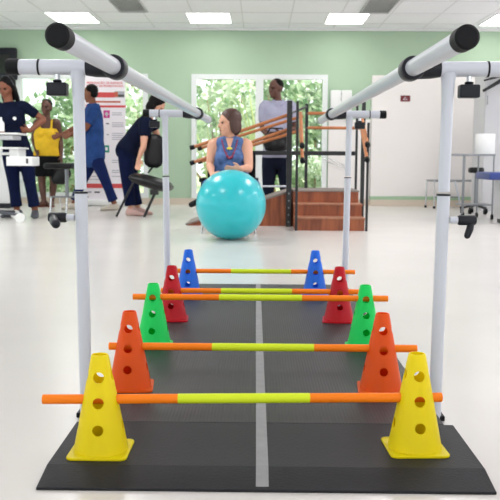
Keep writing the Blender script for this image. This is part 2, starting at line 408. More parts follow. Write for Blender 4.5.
# ------------------------------------------------------------------ walkway mat
MX0, MX1 = -.462, .485; MY0, MYF, MY1 = 1.692, 1.787, 4.52; TH = .022
t = thing('walkway_mat', 'dark grey ribbed rubber walkway mat between the handrails', 'mat', (0, 3, 0))
YS = 2.092
MB().box((MX0, YS+.003, 0), (MX1, MY1, TH)).build('main_panel', M['mat'], t, smooth=False, bevel=.004)
MB().prism([(-.469, MY0, 0), (-.469, YS, 0), (-.469, YS, TH), (-.469, MYF, TH), (-.469, MY0, .006)], (.976, 0, 0)).build('front_ramp', M['ramp_rubber'], t, smooth=False, bevel=.002)
cl = MB()
cl.prism([(-.002, MY0+.012, TH*.35), (.0255, MY0+.012, TH*.35), (.0255, MYF, TH+.0012), (-.002, MYF, TH+.0012)], (0, 0, .0008))
cl.prism([(-.002, MYF, TH), (.0255, MYF, TH), (.0125, MY1-.01, TH), (-.0125, MY1-.01, TH)], (0, 0, .0016))
cl.build('centre_line', M['ltgrey'], t, smooth=False)

# ------------------------------------------------------------------ parallel bars
ZR = .938
def bars(sg, rail_x, post_x, label, lever_dir):
    Y0, Y1 = 2.20, 4.36
    def T(x, y, z): return V((sg*x, y, z))
    def rx_(y): return rail_x[0]+(rail_x[1]-rail_x[0])*(y-Y0)/(Y1-Y0)
    root = thing('parallel_bar', label, 'parallel bar', T(post_x[0], 3.3, 0))
    def tube(name, pts, r, m_, par=None, n=24, **k): return MB().tube(pts, r, n).build(name, m_, par or root, **k)
    yn, yf = 1.662, 5.0
    RL = lambda y: T(rx_(y), y, ZR)
    tube('rail', [RL(yn), RL(yf)], .0215, M['powder'])
    tube('end_cap', [RL(yn-.028), RL(yn-.024), RL(yn+.02)], [.020, .0245, .0245], M['black'])
    tube('end_cap', [RL(yf-.02), RL(yf+.015), RL(yf+.02)], [.0235, .0235, .02], M['grey'])
    for k_, y in enumerate((Y0, Y1)):
        rx, px_ = rail_x[k_], post_x[k_]; pb_ = px_-.009
        def pp(z): return T(pb_+(px_-pb_)*z/ZR, y, z)
        MB().tube([pp(.62), pp(.86), pp(.905), pp(ZR-.01)], [.0152, .0152, .0175, .021], 24).build('post', M['powder'], root)
        tube('lower_sleeve', [pp(.0), pp(.612)], .0168, M['powder'])
        tube('collar', [pp(.609), pp(.614)], .0185, M['blackp'])
        MB().box(T(pb_-.004, y-.012, 0), T(pb_+.026, y+.045, .014)).build('foot_plate', M['black'], root, smooth=False, bevel=.003)
        arm = tube('arm', [T(rx+.047, y, ZR), T(rx+.254, y, ZR)], .0198, M['powder'])
        tube('seam_ring', [T(rx+.195, y, ZR), T(rx+.2, y, ZR)], .0212, M['blackp'], arm)
        tube('arm_cap', [T(rx+.249, y, ZR), T(rx+.279, y, ZR), T(rx+.283, y, ZR)], [.0212, .0212, .018], M['black'], arm)
        cl_ = MB()
        cl_.tube([T(rx, y-.03, ZR), T(rx, y-.026, ZR), T(rx, y+.026, ZR), T(rx, y+.03, ZR)], [.029, .031, .031, .029], 28)
        cl_.tube([T(rx, y, ZR), T(rx+.05, y, ZR), T(rx+.075, y, ZR)], [.027, .0255, .0215], 24)
        cl_.build('rail_clamp', M['blackp'], root)
        kx = px_+.054
        kn = tube('knob_stem', [T(kx, y, ZR-.015), T(kx, y, ZR-.04)], .007, M['chrome'])
        kb = MB(); kb.tube([T(kx, y, ZR-.032), T(kx, y, ZR-.04)], .012, 16)
        kb.box(T(kx-.026, y-.018, ZR-.040), T(kx+.026, y+.018, ZR-.074)); kb.build('knob', M['blackp'], kn, bevel=.011)
    # locking lever on the near sleeve
    y = 2.20; zl = .545; px_ = post_x[0]-.002
    pn_ = tube('lever_pin', [T(px_+.018, y, zl), T(px_+.045, y, zl)], .009, M['powder'])
    lv = MB(); lv.tube([T(px_+.038, y, zl), T(px_+.042, y, zl), T(px_+.082, y, zl), T(px_+.086, y, zl)], [.011, .0135, .0135, .011], 18)
    if lever_dir == 'down': lv.tube([T(px_+.074, y, zl-.005), T(px_+.07, y-.002, zl-.025), T(px_+.064, y-.004, zl-.04)], [.009, .010, .009], 14, True)
    else: lv.tube([T(px_+.074, y, zl), T(px_+.06, y-.045, zl-.008), T(px_+.05, y-.07, zl-.012)], [.010, .0125, .012], 14, True)
    lv.build('lever', M['blackp'], pn_)
bars(-1, (.378, .322), (.475, .491), 'white handrail on two posts along the left edge of the mat', 'fwd')
bars(1, (.394, .374), (.491, .467), 'white handrail on two posts along the right edge of the mat', 'down')

# ------------------------------------------------------------------ cones and hurdle sticks
def cone_mesh():
    H = .230; n = 72
    prof = [(.0635, .004), (.0615, .015), (.0205, H-.004), (.0185, H), (.0165, H), (.0165, H-.004), (.0585, .015), (.0605, .004)]
    ob = MB().lathe((0, 0, 0), prof, n, True).build('cone_body', M['yellow'])
    cut = MB()
    for z in (.064, .124, .181):
        for d in (V((1, 0, 0)), V((0, 1, 0))):
            cut.tube([d*-.1+V((0, 0, z)), d*.1+V((0, 0, z))], .0126, 24)
    c1, c2 = MB(), MB()
    for z in (.064, .124, .181):
        c1.tube([V((-.1, 0, z)), V((.1, 0, z))], .0126, 24); c2.tube([V((0, -.1, z)), V((0, .1, z))], .0126, 24)
    for c in (c1, c2):
        co = c.build('cutter', M['yellow'])
        b = ob.modifiers.new('b', 'BOOLEAN'); b.operation = 'DIFFERENCE'; b.object = co; b.solver = 'EXACT'
        bake(ob); bpy.data.objects.remove(co)
    me = ob.data; me.polygons.foreach_set('use_smooth', [True]*len(me.polygons)); me.set_sharp_from_angle(angle=math.radians(30))
    me.use_fake_user = True
    bpy.data.objects.remove(ob); ROOT.pop('cone_body', None)
    return me
CONE = cone_mesh()
def flange_mesh():
    mb = MB(); n = 72; h = .0690; rc = .014
    def sq(a):
        x, y = math.cos(a), math.sin(a); k = h/max(abs(x), abs(y)); px, py = x*k, y*k
        cx, cy = h-rc, h-rc
        if abs(px) > cx and abs(py) > cy:
            dx, dy = abs(px)-cx, abs(py)-cy; L = math.hypot(dx, dy)
            px = math.copysign(cx+dx/L*rc, px); py = math.copysign(cy+dy/L*rc, py)
        return px, py
    for z in (0, .006):
        for i in range(n): x, y = sq(2*PI*i/n+PI/4); mb.v.append(V((x, y, z)))
        for i in range(n): a = 2*PI*i/n+PI/4; mb.v.append(V((.0605*math.cos(a), .0605*math.sin(a), z)))
    for i in range(n):
        j = (i+1) % n
        mb.f += [(i, j, n+j, n+i), (2*n+i, 2*n+j, 3*n+j, 3*n+i), (i, j, 2*n+j, 2*n+i), (n+i, n+j, 3*n+j, 3*n+i)]
    ob = mb.build('base_flange', M['yellow'], bevel=.0015); me = ob.data; me.use_fake_user = True; bpy.data.objects.remove(ob); ROOT.pop('base_flange', None); return me
FLANGE = flange_mesh()
PAIRS = [('yellow', 'yellow', (1.876, 1.912), 100.7, 415.5, (-3, 0), .124, (45, 178, 310, 444), 400, 'nearest'),
         ('orangered', 'orange-red', (2.425, 2.425), 130, 381.5, (5, -5), .124, (109, 212, 314, 417), 347, 'second'),
         ('greenp', 'green', (2.98, 2.98), 153.5, 365, (4, -4), .181, (133, 219, 302, 388), 298, 'third'),
         ('red', 'dark red', (3.49, 3.49), 172, 339, (4, -6), .124, (161, 221, 292, 362), 290, 'fourth'),
         ('blue', 'blue', (4.12, 4.12), 188.5, 315, (0, 0), .124, (174, 231, 291, 355), 271, 'farthest')]
for key, cn, y, pl_, pr_, rots, hz, pxs, prow, order in PAIRS:
    ya_, yb_ = y; xl, xr = X(pl_, ya_, prow+12), X(pr_, yb_, prow+12); ang = math.atan2(yb_-ya_, xr-xl); y = (ya_+yb_)/2
    bm_, fm_ = CONE.copy(), FLANGE.copy()
    for me in (bm_, fm_): me.materials.clear(); me.materials.append(M[key])
    for x, yc, rz, side in ((xl, ya_, rots[0], 'left'), (xr, yb_, rots[1], 'right')):
        t = thing('training_cone', '%s plastic training cone with holes, standing at the %s side of the mat' % (cn, side), 'cone', (x, yc, TH), 'pairs of hurdle cones'); t.rotation_euler.z = ang
        o = bpy.data.objects.new('cone_body', bm_); col.objects.link(o); o.parent = t
        o = bpy.data.objects.new('base_flange', fm_); col.objects.link(o); o.parent = t; o.rotation_euler.z = math.radians(rz)
    z = TH+hz
    xs = [X(p, y, prow) for p in pxs]
    lab = {'yellow': 'orange and lime hurdle stick through the yellow cones', 'orangered': 'orange and lime hurdle stick through the orange-red cones',
           'greenp': 'orange and lime hurdle stick through the top holes of the green cones', 'red': 'orange and lime hurdle stick through the dark red cones',
           'blue': 'orange and lime hurdle stick through the blue cones'}[key]
    t = thing('hurdle_stick', lab, 'stick', ((xl+xr)/2, y, z), 'hurdle sticks across the mat'); t.rotation_euler.z = ang
    for a, b in ((xs[0], xs[1]+.001), (xs[2]-.001, xs[3])):
        q = MB().tube([(a, y, z), (a+.001, y, z), (b-.001, y, z), (b, y, z)], [.0098, .0112, .0112, .0098], 24).build('end_section', M['orange'], t)
    MB().tube([(xs[1], y, z), (xs[1]+.002, y, z), (xs[2]-.002, y, z), (xs[2], y, z)], [.0108, .0116, .0116, .0108], 24).build('middle_section', M['lime'], t)

# ------------------------------------------------------------------ exercise ball
bc = P(231, 204.6, 7.3); BR = 35*7.3/F
bc.z = BR
t = thing('exercise_ball', 'big turquoise exercise ball on the floor in front of the seated woman', 'ball', (bc.x, bc.y, 0))
MB().sph(bc, BR, 64, 40).build('ball_skin', M['ball'], t)
pl = bc+V((.12, -.97, -.2)).normalized()*BR*.998
MB().tube([pl, pl+(pl-bc).normalized()*.002], .009, 14).build('valve_plug', M['ball'], t)

# ------------------------------------------------------------------ exercise stairs with ramp
t = thing('exercise_stairs', 'reddish wooden exercise stairs with a ramp, black posts and wooden handrails', 'exercise stairs', (.6, 9, 0))
SY = [8.30, 8.55, 8.80, 9.60]; SZ = [.132, .258, .388]
SX0 = X(295, 8.3, 220); SX1 = X(364.5, 8.3, 220)
xr_ = [SX1, X(362, SY[1], 205), X(358.5, SY[2], 195)]
for k in range(3):
    st = MB().box((SX0, SY[k], 0), (xr_[k], SY[k+1] if k < 2 else SY[3], SZ[k]-.018)).build('step', M['wood'], t, smooth=False)
    MB().box((SX0-.006, SY[k]-.012, SZ[k]-.018), (xr_[k]+.006, SY[k+1] if k < 2 else SY[3], SZ[k])).build('tread', M['greytread'] if k == 2 else M['tread'], st, smooth=False, bevel=.004)
RX1 = SX0-.012; RX0 = X(186.5, 8.85, 226)
RY0, RY1 = 8.85, 9.6
MB().prism([(RX0, RY0, 0), (RX1, RY0, 0), (RX1, RY0, SZ[2]-.02), (RX0, RY0, .004)], (0, RY1-RY0, 0)).build('ramp', M['wood'], t, smooth=False)
MB().prism([(RX0-.01, RY0-.006, .004), (RX1, RY0-.006, SZ[2]-.02), (RX1, RY0-.006, SZ[2]), (RX0-.01, RY0-.006, .018)], (0, RY1-RY0+.012, 0)).build('ramp_top', M['greytread'], t, smooth=False)
def post(px, Y, ztop, w_, z0):
    x = X(px, Y, 170); h = w_/2
    return MB().box((x-h, Y-h, z0), (x+h, Y+h, ztop)).build('post', M['blackm'], t, smooth=False, bevel=.004), x
p1, x1 = post(289, 8.80, Z(100.5, 8.8), .055, 0)
for k in range(5):
    MB().tube([(x1, 8.80-.027, .05+.075*k), (x1, 8.80-.034, .05+.075*k)], .009, 10).build('bolt', M['grey'], p1)
p2, x2 = post(296.8, 8.27, Z(101, 8.27), .026, 0)
p3, x3 = post(306, 9.45, Z(103.5, 9.45), .034, SZ[2])
p4, x4 = post(356, 9.45, Z(104, 9.45), .026, SZ[2]-.02)
p5, x5 = post(362.5, 8.84, Z(101.5, 8.84), .04, .0)
p6, x6 = post(367.5, 8.28, Z(122, 8.28), .024, 0)
def rail(a, b, r=.018, m_='handrail', cap=(1, 0)):
    o = MB().tube([a, b], r, 14).build('handrail', M[m_], t)
    d = (V(b)-V(a)).normalized()
    if cap[0]: MB().tube([V(a)-d*.04, V(a)-d*.035, V(a)+d*.01], [.018, .025, .025], 14).build('end_cap', M['black'], o)
    if cap[1]: MB().tube([V(b)-d*.01, V(b)+d*.035, V(b)+d*.04], [.025, .025, .018], 14).build('end_cap', M['black'], o)
# ramp rails: near side pair and far side pair
rail(P(193.5, 147, 8.85), P(288, 115, 8.85)); rail(P(193.5, 162.3, 8.85), P(288, 129.5, 8.85))
rail(P(201, 148, 9.55), P(303, 116, 9.55)); rail(P(201, 161.5, 9.55), P(303, 129.5, 9.55))
# level rails behind the landing
rail((x3, 9.45, Z(113, 9.45)), (x4+.08, 9.45, Z(113, 9.45)), .018, cap=(0, 0)); rail((x3, 9.45, Z(127.5, 9.45)), (x4+.08, 9.45, Z(127.5, 9.45)), .018, cap=(0, 0))
# stair rails sloping toward the front
for (pa, qa), (pb, qb) in (((302, 145), (300.5, 113)), ((302.5, 160), (300.5, 128)), ((367.5, 144), (361, 114)), ((367, 159), (361.5, 128))):
    rail(P(pa, qa, 8.14), P(pb, qb, 8.9), .018)
MB().box((X(246, 9.6), 9.565, Z(155, 9.6)), (x4, 9.6, Z(150.8, 9.6))).build('back_beam', M['blackm'], t, smooth=False, bevel=.004)
MB().tube([P(262, 186.3, 9.62), P(290, 186.3, 9.62)], .012, 10).build('brace', M['powder'], t)
for xx in (x1-.25, ):
    MB().box((X(246, 9.6)-.02, 9.56, .05), (X(246, 9.6)+.02, 9.6, Z(150.8, 9.6))).build('post', M['blackm'], t, smooth=False, bevel=.004)
MB().tube([(x3, 9.45, Z(106, 9.45)), (x1, 8.85, Z(114, 8.85))], .012, 10).build('cross_bar', M['blackm'], t)

# ------------------------------------------------------------------ things on the back wall
a, b = P(331, 90, YW-.12), P(341, 116, YW-.12); c = P(352, 90, YW-.12)
t = thing('towel_dispenser', 'white twin paper towel dispenser on the wall right of the window', 'dispenser', (b.x, YW-.05, b.z))
MB().box((a.x, YW-.12, b.z), (b.x-.004, YW, a.z)).build('dispenser_box', M['white'], t, bevel=.015)
MB().box((b.x+.004, YW-.12, b.z), (c.x, YW, a.z)).build('dispenser_box', M['white'], t, bevel=.015)
MB().box((b.x-.006, YW-.11, a.z-.16), (b.x+.006, YW-.09, a.z-.02)).build('slot', M['grey'], t, smooth=False)
t = thing('grab_bar', 'bent chrome grab bar on the white panel behind the right post', 'grab bar', P(335, 160, YW-.04))
for dz in (0, .06):
    MB().tube([P(322, 157-dz*60, YW-.04), P(323, 157-dz*60, YW-.1), P(328, 162-dz*60, YW-.14), P(346, 168-dz*30, YW-.14), P(347, 168-dz*30, YW-.04)], .008, 10).build('bar', M['chrome'], t)
a, b = P(400.5, 95.5, YW-.06), P(410, 101.5, YW-.06)
t = thing('wall_plaque', 'small dark red sign with a pale emblem on the white wall panel', 'sign', (a.x, YW-.06, b.z))
MB().box((a.x, YW-.068, b.z), (b.x, YW-.06, a.z)).build('plate', M['plaque'], t, smooth=False)
cx, cz = (a.x+b.x)/2, (a.z+b.z)/2
e = MB(); e.tube([(cx-.03, YW-.0695, cz-.02), (cx, YW-.0695, cz+.018), (cx+.03, YW-.0695, cz-.02), (cx-.03, YW-.0695, cz-.02)], .005, 6)
e.build('emblem', M['bwhite'], t)
a, b = P(-26, 47.5, YW-.1), P(17.3, 80, YW-.1)
t = thing('wall_television', 'black flat television mounted on the green wall at far left', 'television', (a.x, YW-.05, b.z))
MB().box((a.x, YW-.13, b.z), (b.x, YW-.04, a.z)).build('casing', M['blackp'], t, bevel=.03)
MB().box((a.x+.06, YW-.136, b.z+.1), (b.x-.1, YW-.128, a.z-.1)).build('screen', M['screen'], t, smooth=False)
MB().box(((a.x+b.x)/2-.15, YW-.05, (a.z+b.z)/2-.15), ((a.x+b.x)/2+.15, YW, (a.z+b.z)/2+.15)).build('bracket', M['blackm'], t, smooth=False)

# ------------------------------------------------------------------ banner
YBN = 12.45
a, b = P(83.5, 74, YBN), P(126.5, 205, YBN)
t = thing('roll_up_banner', 'white roll-up banner with red headings standing by the left window', 'banner', ((a.x+b.x)/2, YBN, 0))
MB().box((a.x, YBN, .09), (b.x, YBN+.006, a.z)).build('banner_sheet', M['bwhite'], t, smooth=False)
MB().box((a.x-.02, YBN-.05, 0.01), (b.x+.02, YBN+.07, .095)).build('cassette', M['white'], t, bevel=.015)
MB().tube([((a.x+b.x)/2, YBN+.02, .09), ((a.x+b.x)/2, YBN+.02, a.z)], .01, 10).build('support_pole', M['grey'], t)
MB().box((a.x-.005, YBN-.006, a.z-.01), (b.x+.005, YBN+.012, a.z+.015)).build('top_bar', M['grey'], t, smooth=False)
for xx in (a.x+.1, b.x-.1): MB().box((xx-.02, YBN-.18, 0), (xx+.02, YBN+.18, .012)).build('foot', M['grey'], t, smooth=False)
def bar_(name, p0, p1, m_, par=None, d=.002):
    q0, q1 = P(*p0, YBN), P(*p1, YBN); return MB().box((q0.x, YBN-d, q1.z), (q1.x, YBN-.0002, q0.z)).build(name, M[m_], par or t, smooth=False)
def words(txt, px, py, wpx, m_, name='heading', dd=.002, hpx=None):
    cu = bpy.data.curves.new('w', 'FONT'); cu.body = txt; cu.size = .1; cu.extrude = .0004; cu.offset = .0018
    ob = bpy.data.objects.new('w', cu); col.objects.link(ob); dg = bpy.context.evaluated_depsgraph_get(); dg.update()
    me = bpy.data.meshes.new_from_object(ob.evaluated_get(dg)); bpy.data.objects.remove(ob)
    xs = [v.co.x for v in me.vertices]; W = max(xs)-min(xs); p = P(px, py, YBN); w_ = wpx*YBN/F; s = w_/W
    hs = s if hpx is None else (hpx*YBN/F)/.075
    for v in me.vertices: v.co = V((p.x+(v.co.x-min(xs))*s, YBN-dd-v.co.z, p.z+v.co.y*hs))-V(t.location)
    me.materials.clear(); me.materials.append(M[m_]); o = bpy.data.objects.new(name, me); col.objects.link(o); o.parent = t
words('PREPARAÇÃO DE SUPORTE', 87, 83.8, 35, 'bred', hpx=2.1)
words('CENTRO DE REABILITAÇÃO', 86.5, 86.8, 36.5, 'bred', hpx=2.1)
bar_('heading_band', (86, 92.2), (115, 97.5), 'bred')
ph = bar_('photo_strip', (114.5, 91.2), (124.5, 97.5), 'bgrey'); bar_('photo_detail', (118, 94.5), (124, 97), 'bdark', ph, .003); bar_('photo_detail', (114.8, 91.8), (118, 97), 'bbrown', ph, .003)
bar_('heading_band', (86, 100.8), (120.5, 102.8), 'bbrown')
bar_('heading_band', (86, 105.2), (126, 107.6), 'bred')
i1 = bar_('icon', (103.5, 110.3), (109.8, 118), 'bmag'); bar_('icon_mark', (105.8, 112), (107.6, 116.3), 'bwhite', i1, .003); bar_('icon_mark', (104.8, 113.3), (108.4, 115), 'bwhite', i1, .003)
i2 = bar_('icon', (103.5, 145.2), (109.3, 152.5), 'bteal'); bar_('icon_mark', (105.3, 147.2), (107.6, 150.4), 'bwhite', i2, .003)
bar_('icon_mark', (106, 123), (109, 124.2), 'bdark'); bar_('icon_mark', (106.5, 134), (109, 135.2), 'bgrey')
for y in (112.5, 114.5, 122.5, 124.5, 126.2, 133, 135, 137, 139, 160, 162, 170, 172, 176):
    bar_('text_line', (112, y), (122 if y < 116 else 123.5, y+.8), 'bgrey')
for y in (172, 176, 179): bar_('text_line', (88, y), (100, y+.7), 'bgrey')
bar_('heading_band', (85, 183.5), (122.5, 188.2), 'bred'); bar_('logo', (88, 191), (91.5, 193), 'bgrey'); bar_('logo', (94.5, 191.4), (100, 193), 'bdark')

# ------------------------------------------------------------------ right hand side
YT = 10.05
xa, xb = X(452, YT, 153), X(496, YT, 153); zt = Z(152.7, YT)
t = thing('side_table', 'slim grey metal side table on casters carrying the paper roll', 'table', ((xa+xb)/2, YT+.18, 0))
MB().box((xa, YT, zt-.022), (xb, YT+.36, zt)).build('tabletop', M['grey'], t, smooth=False, bevel=.003)
MB().box((X(463, YT), YT+.02, Z(204.3, YT)), (X(494, YT), YT+.34, Z(203, YT))).build('shelf', M['grey'], t, smooth=False)
for px, yy in ((463.7, YT+.02), (494, YT+.02), (478.5, YT+.34), (463.7+1, YT+.34)):
    x = X(px, yy)
    lg = MB().tube([(x, yy, .06), (x, yy, zt-.02)], .010, 12).build('leg', M['grey'], t)
    MB().tube([(x-.012, yy, .03), (x+.012, yy, .03)], .03, 16).build('caster', M['black'], lg)
    MB().tube([(x, yy, .03), (x, yy, .065)], .012, 10).build('caster_fork', M['black'], lg)
cx = X(485.5, YT+.16, 145); rr = 9.6*(YT+.16)/F
t = thing('paper_roll', 'thick white paper roll standing on the slim metal side table', 'paper roll', (cx, YT+.18, zt))
hh = Z(132.5, YT+.16)-zt
MB().lathe((cx, YT+.18, zt), [(.03, 0), (rr-.003, 0), (rr, .004), (rr, hh-.004), (rr-.003, hh), (.03, hh)], 40, True).build('paper', M['towel'], t)
MB().lathe((cx, YT+.18, zt), [(.026, .001), (.0295, .001), (.0295, hh-.002), (.026, hh-.002)], 24, True).build('core', M['beige'], t)
# tall cabinet
YC = 11.75
xa = X(484.5, YC, 120)
t = thing('tall_cabinet', 'tall pale grey cabinet at the right edge behind the side table', 'cabinet', (xa+.5, YC+.3, 0))
MB().box((xa, YC+.02, 0), (xa+1.0, YC+.6, 2.0)).build('carcass', M['cabinetgrey'], t, smooth=False, bevel=.004)
for k in (0, 1):
    d = MB().box((xa+.004+.5*k, YC, .06), (xa+.496+.5*k, YC+.019, 1.99)).build('door', M['cabinetgrey'], t, smooth=False, bevel=.003)
    hx = X(487.2, YC, 99) if k == 0 else xa+.96
    hz = Z(99, YC)
    MB().tube([(hx, YC+.005, hz-.06), (hx, YC-.025, hz-.06), (hx, YC-.025, hz+.06), (hx, YC+.005, hz+.06)], .006, 8).build('handle', M['grey'], d)
# black swing arm fixed to the cabinet
t = thing('swing_arm', 'black jointed arm reaching out at the upper right, behind the handrail', 'arm', P(512, 76, YC-.01))
MB().box(P(508, 66, YC), P(520, 88, YC-.03)).build('mount_plate', M['blackm'], t, smooth=False)
MB().tube([P(514, 75, YC-.03), P(503, 79.5, YC-.12), P(483, 91, YC-.12)], [.03, .03, .02], 12).build('lower_bar', M['blackm'], t)
MB().tube([P(514, 70, YC-.03), P(503, 75, YC-.12), P(484, 80.5, YC-.12)], [.025, .022, .012], 12).build('upper_bar', M['blackm'], t)
# treatment table with blue vinyl top
YB_ = 9.15
xa = X(475.5, YB_+.6, 176); z1 = Z(172.3, YB_, 480); z0 = Z(180, YB_, 480)
t = thing('treatment_table', 'treatment table with a dark blue padded top at the right edge', 'treatment table', (xa+.9, YB_+.3, 0))
MB().box((xa, YB_, z0), (xa+1.85, YB_+.6, z1)).build('padded_top', M['bluepad'], t, bevel=.02)
px0 = X(494, YB_+.55, 200)
bs = MB().box((px0, YB_+.08, .05), (xa+1.75, YB_+.55, z0)).build('pedestal', M['cabinetgrey'], t, smooth=False, bevel=.004)
MB().box((px0+.03, YB_+.1, 0), (xa+1.7, YB_+.5, .05)).build('plinth', M['blackp'], t, smooth=False)
MB().box((px0+.05, YB_+.065, .09), (px0+.55, YB_+.079, z0-.03)).build('door', M['cabinetgrey'], t, smooth=False, bevel=.003)
# step stool and wheeled stool
YS_ = 12.35
t = thing('step_stool', 'low chrome framed stool standing by the white wall panel', 'step stool', (X(450, YS_), YS_+.15, 0))
zt = Z(181, YS_, 450)
lp = [(425.5, YS_+.25, 427), (434, YS_, 434.5), (461, YS_, 455), (476, YS_+.25, 474)]
tops = []
for pb, yy, pt_ in lp:
    b0 = P(pb, 208, yy); b0.z = .02; t0 = P(pt_, 181, yy); t0.z = zt; tops.append(t0)
    lg = MB().tube([b0, t0], .013, 12).build('leg', M['powder'] if pb > 440 else M['chrome'], t)
    MB().tube([(b0.x, b0.y, 0), (b0.x, b0.y, .035)], .018, 12).build('rubber_foot', M['black'], lg)
for i, j in ((0, 1), (1, 2), (2, 3), (3, 0)): MB().tube([tops[i], tops[j]], .013, 12).build('top_rail', M['grey'], t)
for dz in (.23,): MB().tube([P(434.5, 197, YS_), P(458, 197, YS_)], .011, 10).build('cross_rail', M['grey'], t)
MB().prism([tops[0]+V((0, 0, .0)), tops[1], tops[2], tops[3]], (0, 0, .016)).build('stool_top', M['grey'], t, smooth=False)
YQ = 11.2; cx = X(475.5, YQ, 190)
t = thing('wheeled_stool', 'round black padded stool on casters behind the blue treatment table', 'stool', (cx, YQ, 0))
zt = Z(167.3, YQ, 475)
MB().lathe((cx, YQ, zt-.075), [(.001, 0), (.09, 0), (.105, .02), (.105, .055), (.09, .073), (.001, .076)], 28).build('seat', M['leather'], t)
MB().tube([(cx, YQ, .1), (cx, YQ, zt-.07)], .018, 14).build('column', M['grey'], t)
for k in range(5):
    a = 2*PI*k/5+.3; e = V((cx+.17*math.cos(a), YQ+.17*math.sin(a), .075))
    lg = MB().tube([(cx, YQ, .12), e], .014, 10).build('base_leg', M['blackm'], t)
    MB().tube([e+V((-.016, 0, -.04)), e+V((.016, 0, -.04))], .034, 14).build('caster', M['black'], lg)

# ------------------------------------------------------------------ left hand side
YK = 11.7
t = thing('white_cabinet', 'low white cabinet with a dark plinth at the left edge behind the trolley', 'cabinet', (X(0, YK), YK+.2, 0))
xa, xb = X(-24, YK), X(10, YK, 200)
MB().box((xa, YK, Z(205, YK)), (xb, YK+.45, Z(148, YK))).build('carcass', M['white'], t, smooth=False, bevel=.006)
MB().box((xa+.005, YK-.012, Z(203, YK)), (X(-4, YK), YK-.001, Z(150, YK))).build('door', M['white'], t, smooth=False, bevel=.004)
MB().box((X(-4, YK)+.006, YK-.012, Z(203, YK)), (xb-.005, YK-.001, Z(150, YK))).build('door', M['white'], t, smooth=False, bevel=.004)
MB().box((xa+.01, YK+.03, 0), (xb-.01, YK+.44, Z(205, YK))).build('plinth', M['blackp'], t, smooth=False)
# equipment trolley
YE = 9.2
def bx(p0, p1, Y0, Y1): q0, q1 = P(*p0, Y0), P(*p1, Y0); return (q0.x, Y0, q1.z), (q1.x, Y1, q0.z)
t = thing('equipment_trolley', 'white equipment trolley with trays in front of the woman in the navy polo', 'trolley', (X(-12, YE), YE+.2, 0))
xc = X(-13, YE+.2)
MB().box((xc-.04, YE+.16, .06), (xc+.04, YE+.24, Z(126, YE))).build('column', M['white'], t, smooth=False, bevel=.008)
MB().box(*bx((-20, 132.5), (17.5, 134.6), YE, YE+.4)).build('top_tray', M['white'], t, smooth=False, bevel=.004)
MB().box(*bx((-20, 135), (12.5, 139.5), YE+.03, YE+.37)).build('control_unit', M['cabinetgrey'], t, smooth=False, bevel=.008)
MB().box(*bx((-20, 147), (19, 149), YE, YE+.4)).build('shelf', M['white'], t, smooth=False, bevel=.004)
MB().box(*bx((9, 149), (18.5, 157), YE+.05, YE+.35)).build('bracket_box', M['white'], t, smooth=False, bevel=.006)
MB().box(*bx((-20, 152), (9.2, 155), YE+.1, YE+.3)).build('support_bar', M['white'], t, smooth=False, bevel=.006)
dr = MB().box(*bx((6, 156.5), (32.5, 166), YE-.02, YE+.28)).build('drawer', M['white'], t, smooth=False, bevel=.008)
MB().box(*bx((26, 158.5), (28, 163.5), YE-.026, YE-.02)).build('catch', M['bdark'], dr, smooth=False)
for yy, px in ((YE-.1, 19.5), (YE+.45, 15), (YE-.1, -40), (YE+.45, -40)):
    w0 = P(px, 200, yy); w0.z = .052
    lg = MB().tube([(xc, YE+.2, .1), (w0.x, w0.y, .085)], .016, 10).build('base_leg', M['greyshoe'], t)
    MB().tube([(w0.x, w0.y, .1), (w0.x, w0.y, .05)], .012, 10).build('caster_fork', M['grey'], lg)
    MB().tube([(w0.x-.016, w0.y, .052), (w0.x+.016, w0.y, .052)] if False else [(w0.x, w0.y-.016, .052), (w0.x, w0.y+.016, .052)], .052, 22).build('caster', M['white'], lg)
bz = Z(132.5, YE); bxx = X(2, YE+.15)
t = thing('spray_bottle', 'white bottle standing on the top tray of the trolley', 'bottle', (bxx, YE+.15, bz))
MB().lathe((bxx, YE+.15, bz), [(.001, 0), (.034, 0), (.036, .01), (.036, .09), (.014, .125), (.001, .125)], 22).build('bottle_body', M['white'], t)
MB().lathe((bxx, YE+.15, bz+.122), [(.001, 0), (.013, 0), (.011, .035), (.001, .037)], 16).build('cap', M['white'], t)
# black stool
YQ = 10.7; cx = X(59, YQ, 190)
t = thing('padded_stool', 'black padded stool on thin chrome legs beside the left post', 'stool', (cx, YQ, 0))
zt = Z(163, YQ, 60)
MB().box((X(46, YQ), YQ-.16, zt-.075), (X(73.5, YQ), YQ+.16, zt)).build('seat', M['leather'], t, bevel=.03)
zf = Z(196, YQ, 60)
MB().tube([(X(66.5, YQ), YQ, zf), (X(66.5, YQ), YQ, zt-.07)], .024, 14).build('column', M['grey'], t)
MB().box((X(51, YQ), YQ-.03, zf-.02), (X(88, YQ), YQ+.03, zf)).build('foot_bar', M['grey'], t, smooth=False, bevel=.005)
for px, dy in ((50, -.04), (58, .1), (66, -.04), (74, .1)):
    x = X(px, YQ)
    MB().tube([(x, YQ+dy, 0), (x+.01, YQ+dy*.3, zf-.01)], .012, 10).build('leg', M['chrome'], t)

